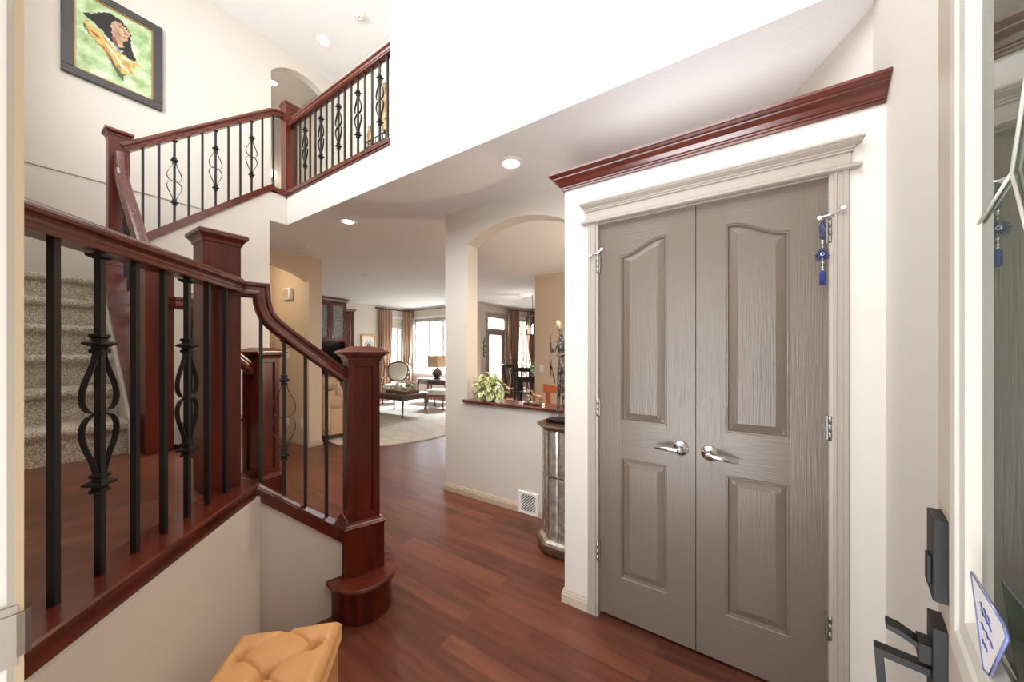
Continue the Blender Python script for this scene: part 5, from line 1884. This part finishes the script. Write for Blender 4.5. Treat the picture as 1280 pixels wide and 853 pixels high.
cu2.v = [T @ p for p in cu.v]
cu2.f, cu2.mi, cu2.sm = cu.f, cu.mi, cu.sm
solo('throw_cushion', cu2, 'stripe_cushion', 'pale striped cushion leaning in the corner of the tan sofa', 'cushion')

# coffee table with tray
M['walnut'] = mat('grey_walnut', (78, 62, 54), 0.32, coat=0.4, var=((20, 6, 20), (112, 90, 78), 0.25))


def cab_leg(mb, x, y, h, dx, dy, r0=0.032, r1=0.016, n=10, z0=0.0):
    """cabriole leg: knee out, ankle in, foot out"""
    pts, rs = [], []
    for k in range(n + 1):
        u = k / n
        o = 0.035 * math.sin(u * math.pi * 0.9) * (1 - u) * 2.0 - 0.018 * math.sin(u * math.pi) + 0.03 * u ** 4
        pts.append((x + dx * o, y + dy * o, z0 + h * (1 - u) + 0.002))
        rs.append(r0 + (r1 - r0) * min(1, u * 1.25) + (0.006 if k == n else 0))
    mb.tube(pts, rs, 10)
    return mb


RUGZ = 0.016


def leg_table(name, x0, x1, y0, y1, h, label, cat, apron=0.10, group=None, m='walnut', extra=()):
    t = thing(name, ((x0 + x1) / 2, (y0 + y1) / 2, RUGZ), label, cat, group)
    mb = MB()
    pts = []
    for cxx, cyy, a0 in ((x1 - 0.06, y1 - 0.06, 0), (x0 + 0.06, y1 - 0.06, 90), (x0 + 0.06, y0 + 0.06, 180), (x1 - 0.06, y0 + 0.06, 270)):
        for k in range(5):
            a = R(a0 + 22.5 * k)
            pts.append((cxx + 0.08 * math.cos(a), cyy + 0.08 * math.sin(a)))
    c_ = ((x0 + x1) / 2, (y0 + y1) / 2)
    mb.loft([[(c_[0] + (p[0] - c_[0]) * s, c_[1] + (p[1] - c_[1]) * s, z) for p in pts] for s, z in ((0.97, h - 0.035), (1.0, h - 0.028), (1.01, h - 0.015), (1.0, h - 0.003), (0.985, h))], smooth=False)
    part('top', mb, m, t)
    mb = MB().box(x0 + 0.03, x1 - 0.03, y0 + 0.03, y1 - 0.03, h - 0.035 - apron, h - 0.034)
    part('apron', mb, m, t)
    for x, dx in ((x0 + 0.04, -1), (x1 - 0.04, 1)):
        for y, dy in ((y0 + 0.04, -1), (y1 - 0.04, 1)):
            part('leg', cab_leg(MB(), x, y, h - 0.05 - RUGZ, dx * 0.7, dy * 0.7, z0=RUGZ), m, t)
    for x, y in extra:
        part('leg', cab_leg(MB(), x, y, h - 0.05 - RUGZ, 0.0, -0.7, z0=RUGZ), m, t)
    return t


leg_table('coffee_table', -6.83, -5.68, 4.62, 5.32, 0.50, 'dark carved coffee table holding a tray, on the cream rug', 'table')
M['tray_wood'] = mat('tray_wood', (150, 112, 84), 0.4)
ty = thing('serving_tray', (-6.1, 4.97, 0.50), 'wooden tray with curved handles on the coffee table', 'tray')
mb = MB().box(-6.40, -5.80, 4.78, 5.16, 0.501, 0.512)
mb.box(-6.41, -5.79, 4.77, 4.785, 0.501, 0.55)
mb.box(-6.41, -5.79, 5.155, 5.17, 0.501, 0.55)
mb.box(-6.41, -6.395, 4.77, 5.17, 0.501, 0.55)
mb.box(-5.805, -5.79, 4.77, 5.17, 0.501, 0.55)
part('tray_body', mb, 'tray_wood', ty, bev=0.003)
for x in (-6.41, -5.79):
    part('handle', MB().tube([(x, 4.87 + 0.20 * k / 10, 0.55 + 0.07 * math.sin(math.pi * k / 10)) for k in range(11)], 0.009, 8), 'tray_wood', ty)
M['petal'] = mat('white_petals', (240, 238, 234), 0.6)
fb = thing('flower_bowl', (-5.95, 5.0, 0.512), 'white flowers with green leaves in a low pot on the tray', 'flowers')
part('pot', MB().lathe([(0.0001, 0), (0.06, 0), (0.085, 0.05), (0.09, 0.085), (0.08, 0.085), (0.0001, 0.07)], 16, tf=TR(-5.95, 5.0, 0.512)), 'white', fb)
mb = MB()
rr = random.Random(5)
for k in range(36):
    a, q = rr.uniform(0, 6.283), rr.uniform(0.02, 0.13)
    leaf(mb, (-5.95 + q * math.cos(a), 5.0 + q * math.sin(a), 0.60 + rr.uniform(0, 0.12)), a, rr.uniform(-0.8, 0.5), 0.10, 0.022)
part('foliage', mb, ['leaf', 'leaf'], fb)
mb = MB()
for k in range(11):
    a, q = rr.uniform(0, 6.283), rr.uniform(0.03, 0.16)
    c = (-5.95 + q * math.cos(a), 5.0 + q * math.sin(a), 0.66 + rr.uniform(0, 0.10))
    for p in range(5):
        b = p * 1.257
        mb.sphere((c[0] + 0.022 * math.cos(b), c[1] + 0.022 * math.sin(b), c[2]), 0.017, 6, 4, sc=(1, 1, 0.6))
part('blossoms', mb, 'petal', fb)
tp = thing('tea_pot', (-6.22, 4.93, 0.512), 'white lidded pot left of the flowers on the tray', 'pot')
part('body', MB().lathe([(0.0001, 0), (0.055, 0), (0.075, 0.05), (0.07, 0.12), (0.045, 0.155), (0.0001, 0.158)], 16, tf=TR(-6.22, 4.93, 0.512)), 'white', tp)
part('lid', MB().lathe([(0.0001, 0.155), (0.048, 0.156), (0.03, 0.18), (0.008, 0.19), (0.014, 0.205), (0.0001, 0.215)], 14, tf=TR(-6.22, 4.93, 0.512)), 'white', tp)
part('spout', MB().tube([(-6.16, 4.93, 0.57), (-6.11, 4.93, 0.60), (-6.09, 4.93, 0.66)], [0.018, 0.013, 0.009], 8), 'white', tp)
part('handle', MB().tube([(-6.28, 4.93, 0.64), (-6.33, 4.93, 0.63), (-6.335, 4.93, 0.57), (-6.29, 4.93, 0.55)], 0.008, 8), 'white', tp)

# oval-back armchair
M['uphol'] = mat('pale_upholstery', (222, 220, 206), 0.85)
M['chair_wood'] = mat('carved_brown_wood', (112, 84, 66), 0.4, coat=0.3)


def oval_chair(name, x, y, rz, label, back=True, sw=0.60, h=0.44):
    c = thing(name, (x, y, RUGZ), label, 'armchair' if back else 'stool', None, rz)
    w = sw / 2
    mb = MB()
    rings = []
    for s, z in ((0.9, h - 0.06), (1.0, h - 0.04), (1.02, h), (0.98, h + 0.04), (0.8, h + 0.065), (0.3, h + 0.075)):
        rings.append([(w * s * math.copysign(abs(math.cos(t * 0.3142)) ** 0.6, math.cos(t * 0.3142)), w * 0.92 * s * math.copysign(abs(math.sin(t * 0.3142)) ** 0.6, math.sin(t * 0.3142)), z) for t in range(20)])
    mb.loft(rings)
    part('seat', mb, 'uphol', c, local=True)
    mb = MB().box(-w * 0.92, w * 0.92, -w * 0.86, w * 0.86, h - 0.10, h - 0.05)
    part('seat_frame', mb, 'chair_wood', c, local=True, bev=0.01)
    for sx_ in (-1, 1):
        for sy_ in (-1, 1):
            part('leg', cab_leg(MB(), sx_ * w * 0.82, sy_ * w * 0.76, h - 0.06, sx_ * 0.7, sy_ * 0.7, 0.028, 0.014), 'chair_wood', c, local=True)
    if back:
        T = TR(0, w * 0.80, h + 0.08) @ Matrix.Rotation(R(-10), 4, 'X')
        def ov(a, k=1.0):
            ca_, sa_ = math.cos(a), math.sin(a)
            return (0.27 * k * math.copysign(abs(ca_) ** 0.75, ca_) * (1 + 0.12 * sa_), 0.0, 0.30 + 0.26 * k * math.copysign(abs(sa_) ** 0.75, sa_))
        mb = MB().tube([ov(2 * math.pi * k / 40) for k in range(41)], 0.022, 8, tf=T)
        mb.sphere((0, 0, 0.585), 0.035, 10, 6, sc=(1.8, 0.7, 0.7), tf=T)
        mb.tube([(-0.20, 0, 0.10), (-0.23, -0.02, -0.10)], 0.022, 8, tf=T)
        mb.tube([(0.20, 0, 0.10), (0.23, -0.02, -0.10)], 0.022, 8, tf=T)
        part('back_frame', mb, 'chair_wood', c, local=True)
        mb = MB()
        rings = []
        for y_, k in ((0.02, 0.3), (0.018, 0.9), (0.0, 0.97), (-0.02, 0.92), (-0.038, 0.6), (-0.042, 0.1)):
            rings.append([(ov(2 * math.pi * t / 30, k)[0], y_, ov(2 * math.pi * t / 30, k)[2]) for t in range(30)])
        mb.loft(rings, tf=T)
        part('back_pad', mb, 'uphol', c, local=True)
        for s in (-1, 1):
            mb = MB().tube([(s * 0.25, w * 0.74, h + 0.25), (s * 0.31, w * 0.3, h + 0.24), (s * 0.33, -w * 0.35, h + 0.22), (s * 0.32, -w * 0.45, h + 0.18), (s * 0.29, -w * 0.25, h - 0.03)], [0.018, 0.02, 0.022, 0.02, 0.02], 8)
            part('arm', mb, 'chair_wood', c, local=True)
    return c


oval_chair('armchair', -7.66, 6.00, R(38), 'oval-back armchair with pale upholstery in front of the living room windows')
oval_chair('footstool', -6.02, 5.98, R(15), 'low pale-topped stool with cabriole legs at the edge of the wall', False, 0.56, 0.40)

# side table with lamp
leg_table('side_table', -7.33, -6.25, 6.44, 6.98, 0.65, 'dark carved side table carrying the lamp, under the wide window', 'table', 0.11, None, 'walnut', ((-6.85, 6.42),))
M['lamp_shade'] = mat('tan_lampshade', (196, 164, 126), 0.7, emit=((214, 170, 120), 0.06))
M['lamp_base'] = mat('dark_brown_ceramic', (74, 54, 46), 0.3, coat=0.4, bump=((50, 50, 50), 0.5, 0.01))
lx, ly, lz = -6.79, 6.68, 0.65
tl = thing('table_lamp', (lx, ly, lz), 'round brown table lamp with square tan shade on the side table', 'lamp')
part('base', MB().lathe([(0.0001, 0), (0.10, 0), (0.10, 0.015), (0.06, 0.03), (0.09, 0.06), (0.135, 0.12), (0.14, 0.16), (0.12, 0.21), (0.07, 0.25), (0.035, 0.27), (0.03, 0.30), (0.0001, 0.30)], 20, tf=TR(lx, ly, lz)), 'lamp_base', tl)
part('stem', MB().tube([(lx, ly, lz + 0.28), (lx, ly, lz + 0.68)], 0.008, 8).sphere((lx, ly, lz + 0.69), 0.018, 8, 6), 'steel', tl)
mb = MB()
z0_, z1_ = lz + 0.32, lz + 0.62
rg = [[(lx - s, ly - s, z), (lx + s, ly - s, z), (lx + s, ly + s, z), (lx - s, ly + s, z)] for s, z in ((0.185, z0_), (0.178, (z0_ + z1_) / 2), (0.186, z1_ - 0.02), (0.19, z1_), (0.184, z1_), (0.178, z0_ + 0.15), (0.180, z0_))]
mb.loft(rg, caps=False, smooth=False)
part('lamp_shade', mb, 'lamp_shade', tl)

# ------------------------------------------------------------ dining room
M['espresso'] = mat('espresso_wood', (52, 44, 42), 0.35, coat=0.3)
dt = thing('dining_table', (-3.7, 7.3, 0), 'tall dark dining table in the bay beyond the arch', 'table')
part('top', MB().box(-4.45, -2.9, 6.95, 7.95, 0.745, 0.785), 'espresso', dt, bev=0.004)
for x, y in ((-4.38, 7.02), (-2.98, 7.02), (-4.38, 7.88), (-2.98, 7.88)):
    part('leg', MB().box(x - 0.05, x + 0.05, y - 0.05, y + 0.05, 0, 0.745), 'espresso', dt, bev=0.004)
part('apron', MB().box(-4.38, -2.98, 7.02, 7.88, 0.65, 0.745), 'espresso', dt)


def dining_chair(x, y, rz, label, m='espresso', top=1.0, seat=0.47, group='dining chairs'):
    c = thing('dining_chair', (x, y, 0), label, 'chair', group, rz)
    w = 0.21
    part('seat', MB().box(-w, w, -w, w, seat - 0.04, seat), m, c, local=True, bev=0.01)
    for sx_ in (-1, 1):
        part('leg', MB().tube([(sx_ * (w - 0.03), -w + 0.03, seat - 0.03), (sx_ * (w - 0.02), -w + 0.02, 0)], [0.02, 0.016], 8), m, c, local=True)
        mb = MB().loft([[(sx_ * w - 0.022, yy - 0.014, z), (sx_ * w + 0.022, yy - 0.014, z), (sx_ * w + 0.022, yy + 0.014, z), (sx_ * w - 0.022, yy + 0.014, z)] for z, yy in ((0, w + 0.04), (0.25, w + 0.01), (seat, w), (seat + 0.25, w + 0.02), (top - 0.03, w + 0.07))], smooth=False)
        part('leg', mb, m, c, local=True)
    rings = []
    for k in range(13):
        u = k / 12 * 2 - 1
        yy = w + 0.07 + 0.03 * (1 - u * u)
        zt = top + 0.012 * (1 - u * u)
        rings.append([(u * (w + 0.02), yy - 0.012, top - 0.085), (u * (w + 0.02), yy + 0.012, top - 0.085), (u * (w + 0.02), yy + 0.016, zt), (u * (w + 0.02), yy - 0.008, zt)])
    part('top_rail', MB().loft(rings, smooth=False), m, c, local=True)
    mb = MB()
    for k in (-1, 0, 1):
        mb.tube([(k * 0.10, w + 0.005, seat), (k * 0.12 + 0.02 * k, w + 0.03, seat + 0.25), (k * 0.10, w + 0.085, top - 0.08)], [0.012, 0.016, 0.012], 8)
    part('back_spindles', mb, m, c, local=True)
    return c


dining_chair(-4.62, 7.30, R(90), 'dark dining chair at the near end of the dark table', top=1.05)
dining_chair(-3.95, 8.10, R(0), 'dark dining chair on the far side of the dark table, under the pendant', top=1.05)
dining_chair(-4.05, 6.85, R(180), 'dark dining chair tucked under the near side of the dark table', top=1.02)
M['orange_wood'] = mat('orange_stained_wood', (140, 64, 36), 0.35, coat=0.4, var=((14, 14, 3), (168, 84, 48), 0.25))


def open_chair(x, y, rz):
    c = thing('side_chair', (x, y, 0), 'orange-stained wooden chair with open back just beyond the cherry ledge', 'chair', None, rz)
    w = 0.22
    part('seat', MB().box(-w, w, -w, w, 0.43, 0.47), 'orange_wood', c, local=True, bev=0.01)
    for sx_ in (-1, 1):
        part('leg', MB().box(sx_ * w - 0.022, sx_ * w + 0.022, w - 0.03, w + 0.01, 0, 0.43), 'orange_wood', c, local=True)
        mb = MB().loft([[(sx_ * w - 0.026, yy - 0.014, z), (sx_ * w + 0.026, yy - 0.014, z), (sx_ * w + 0.026, yy + 0.014, z), (sx_ * w - 0.026, yy + 0.014, z)] for z, yy in ((0, -w - 0.05), (0.45, -w), (0.75, -w - 0.01), (1.01, -w - 0.06))], smooth=False)
        part('leg', mb, 'orange_wood', c, local=True)
    rings = []
    for k in range(11):
        u = k / 10 * 2 - 1
        zt = 1.02 + 0.012 * u * u
        yy = -w - 0.06 - 0.02 * (1 - u * u)
        rings.append([(u * (w + 0.045), yy - 0.012, 0.945 + 0.008 * (1 - u * u)), (u * (w + 0.045), yy + 0.012, 0.945 + 0.008 * (1 - u * u)), (u * (w + 0.045), yy + 0.012, zt), (u * (w + 0.045), yy - 0.012, zt)])
    part('top_rail', MB().loft(rings, smooth=False), 'orange_wood', c, local=True)
    part('lower_rail', MB().box(-w, w, -w - 0.012, -w + 0.012, 0.54, 0.60), 'orange_wood', c, local=True)
    return c


open_chair(-1.47, 3.55, 0)
fpl = thing('centrepiece_plant', (-4.05, 7.35, 0.785), 'bright green plant in a white pot on the dark dining table', 'plant')
part('pot', MB().lathe([(0.0001, 0), (0.08, 0), (0.11, 0.09), (0.10, 0.09), (0.0001, 0.08)], 16, tf=TR(-4.05, 7.35, 0.785)), 'white', fpl)
mb = MB()
rr = random.Random(4)
M['bright_leaf'] = mat('bright_leaf', (132, 170, 96), 0.5)
for k in range(120):
    a, q = rr.uniform(0, 6.283), rr.uniform(0.02, 0.24)
    leaf(mb, (-4.05 + q * math.cos(a), 7.35 + q * math.sin(a), 0.90 + rr.uniform(0, 0.20) * (1.1 - q * 2)), a, rr.uniform(-0.7, 0.5), 0.11, 0.025)
part('foliage', mb, ['bright_leaf', 'bright_leaf'], fpl)
pn = thing('pendant_lantern', (-4.12, 7.2, CEIL), 'black lantern pendant hanging over the dining table', 'pendant lamp')
lxp, lyp = -4.12, 7.2
part('chain', MB().tube([(lxp, lyp, CEIL), (lxp, lyp, 2.30)], 0.008, 6), 'iron', pn)
mb = MB()
for sx_, sy_ in ((-1, -1), (1, -1), (1, 1), (-1, 1)):
    mb.box(lxp + sx_ * 0.10 - 0.012, lxp + sx_ * 0.10 + 0.012, lyp + sy_ * 0.10 - 0.012, lyp + sy_ * 0.10 + 0.012, 1.78, 2.2)
    mb.tube([(lxp + sx_ * 0.10, lyp + sy_ * 0.10, 2.2), (lxp, lyp, 2.32)], 0.012, 6)
for z in (1.78, 2.19):
    for s in (-1, 1):
        mb.box(lxp - 0.11, lxp + 0.11, lyp + s * 0.10 - 0.01, lyp + s * 0.10 + 0.01, z, z + 0.02)
        mb.box(lxp + s * 0.10 - 0.01, lxp + s * 0.10 + 0.01, lyp - 0.11, lyp + 0.11, z, z + 0.02)
part('cage', mb, 'iron', pn)
part('candle_lamp', MB().lathe([(0.0001, 1.80), (0.03, 1.80), (0.03, 1.95), (0.014, 1.96), (0.018, 2.0), (0.0001, 2.05)], 12, tf=TR(lxp, lyp, 0)), 'lens', pn)
lamp('pendant_lamp', 'POINT', (lxp, lyp, 1.98), 45, (1, 0.9, 0.76), radius=0.03)
wa = thing('wall_plaque', (-5.86, 7.588, 1.24), 'black three-square hanging plaque left of the patio door', 'wall art')
mb = MB()
for k in range(3):
    z = 1.245 + 0.15 * k
    for a, b, c_, d_ in ((7.52, 7.656, z, z + 0.016), (7.52, 7.656, z + 0.115, z + 0.131), (7.52, 7.536, z, z + 0.131), (7.64, 7.656, z, z + 0.131)):
        mb.box(-5.87, -5.852, a, b, c_, d_)
part('square_frames', mb, 'iron', wa)
mb = MB()
for k in range(3):
    z = 1.245 + 0.15 * k
    mb.box(-5.87, -5.862, 7.536, 7.64, z + 0.016, z + 0.115)
part('backing', mb, 'uphol', wa)
mb = MB().tube([(-5.862, 7.588 + 0.045 * math.cos(t * 0.524), 1.72 + 0.035 * math.sin(t * 0.524)) for t in range(13)], 0.008, 6)
part('hanger', mb, 'iron', wa)

# ------------------------------------------------------------ upper hall
M['old_gold'] = mat('old_gold', (150, 112, 70), 0.4, metal=0.6, bump=((40, 40, 40), 0.8, 0.02), var=((30, 30, 30), (214, 186, 140), 0.2))
for x, z0, z1, lab in ((-4.22, 4.02, 4.46, 'tall carved gold wall panel in the upper hall, nearer the middle of the balcony'), (-3.90, 4.30, 4.92, 'tall carved gold wall panel in the upper hall, beside the bright white wall')):
    o = thing('carved_panel', (x, 2.88, z0), lab, 'wall art', 'carved gold panels')
    mb = MB()
    n = 22
    rings = []
    for k in range(n + 1):
        u = k / n
        w = 0.035 + 0.018 * math.sin(u * 19) + 0.02 * math.sin(u * math.pi)
        z = z0 + (z1 - z0) * u
        rings.append([(x - w, 2.895, z), (x - w * 0.5, 2.86, z), (x + w * 0.5, 2.86, z), (x + w, 2.895, z)])
    mb.loft(rings)
    part('carving', mb, 'old_gold', o)
    part('backboard', MB().box(x - 0.035, x + 0.035, 2.885, 2.90, z0 - 0.02, z1 + 0.02), 'dark_wood', o)
ws = thing('wall_shelf', (-3.92, 2.80, 4.02), 'black wire wall shelf low in the upper hall behind the balcony rail', 'shelf')
mb = MB()
for z in (4.08, 4.16):
    mb.tube([(-4.12, 2.89, z), (-4.12, 2.76, z), (-3.72, 2.76, z), (-3.72, 2.89, z)], 0.007, 6)
for k in range(9):
    x = -4.12 + 0.05 * k
    mb.tube([(x, 2.76, 4.05), (x, 2.76, 4.16)], 0.005, 5)
part('wire_rim', mb, 'iron', ws)
part('shelf_board', MB().box(-4.13, -3.71, 2.755, 2.90, 4.03, 4.05), 'iron', ws)
bk = thing('linen_cabinet', (-6.4, 2.45, UPF), 'white moulded cabinet at the end of the upper hall, through the upper arch', 'cabinet')
part('carcass', MB().box(-6.84, -6.25, 2.05, 2.86, UPF, 3.86), 'white', bk)
mb = MB().loft([[(-6.84, 2.05 - o * 0.3, z), (-6.25 + o, 2.05 - o * 0.3, z), (-6.25 + o, 2.86, z), (-6.84, 2.86, z)] for o, z in ((0.0, 3.84), (0.01, 3.85), (0.03, 3.88), (0.04, 3.90), (0.06, 3.93), (0.065, 3.96), (0.08, 3.98), (0.08, 4.0))], smooth=False)
part('cornice', mb, 'win_white', bk)
for y0 in (2.08, 2.46):
    mb = MB().loft([[(x, y0 + o, UPF + 0.08 + o), (x, y0 + 0.36 - o, UPF + 0.08 + o), (x, y0 + 0.36 - o, 3.80 - o), (x, y0 + o, 3.80 - o)] for x, o in ((-6.25, 0), (-6.23, 0), (-6.23, 0.05), (-6.24, 0.055))], smooth=False)
    part('door', mb, 'white', bk)
for y, z, lab in ((2.31, 4.10, 'glowing wall lamp at the end of the upper hall, left of the balcony post'), (2.72, 4.46, 'glowing wall lamp at the end of the upper hall, right of the balcony post')):
    s = thing('wall_lamp', (-6.84, y, z), lab, 'wall lamp', 'upper hall wall lamps')
    part('arm', MB().tube([(-6.85, y, z - 0.06), (-6.76, y, z - 0.08), (-6.74, y, z - 0.03)], 0.008, 6).lathe([(0.0001, 0), (0.04, 0), (0.04, 0.01), (0.0001, 0.012)], 12, tf=TR(-6.85, y, z - 0.06) @ Matrix.Rotation(R(90), 4, 'Y')), 'steel', s)
    part('globe', MB().sphere((-6.74, y, z + 0.02), 0.055, 14, 10), 'lens', s)
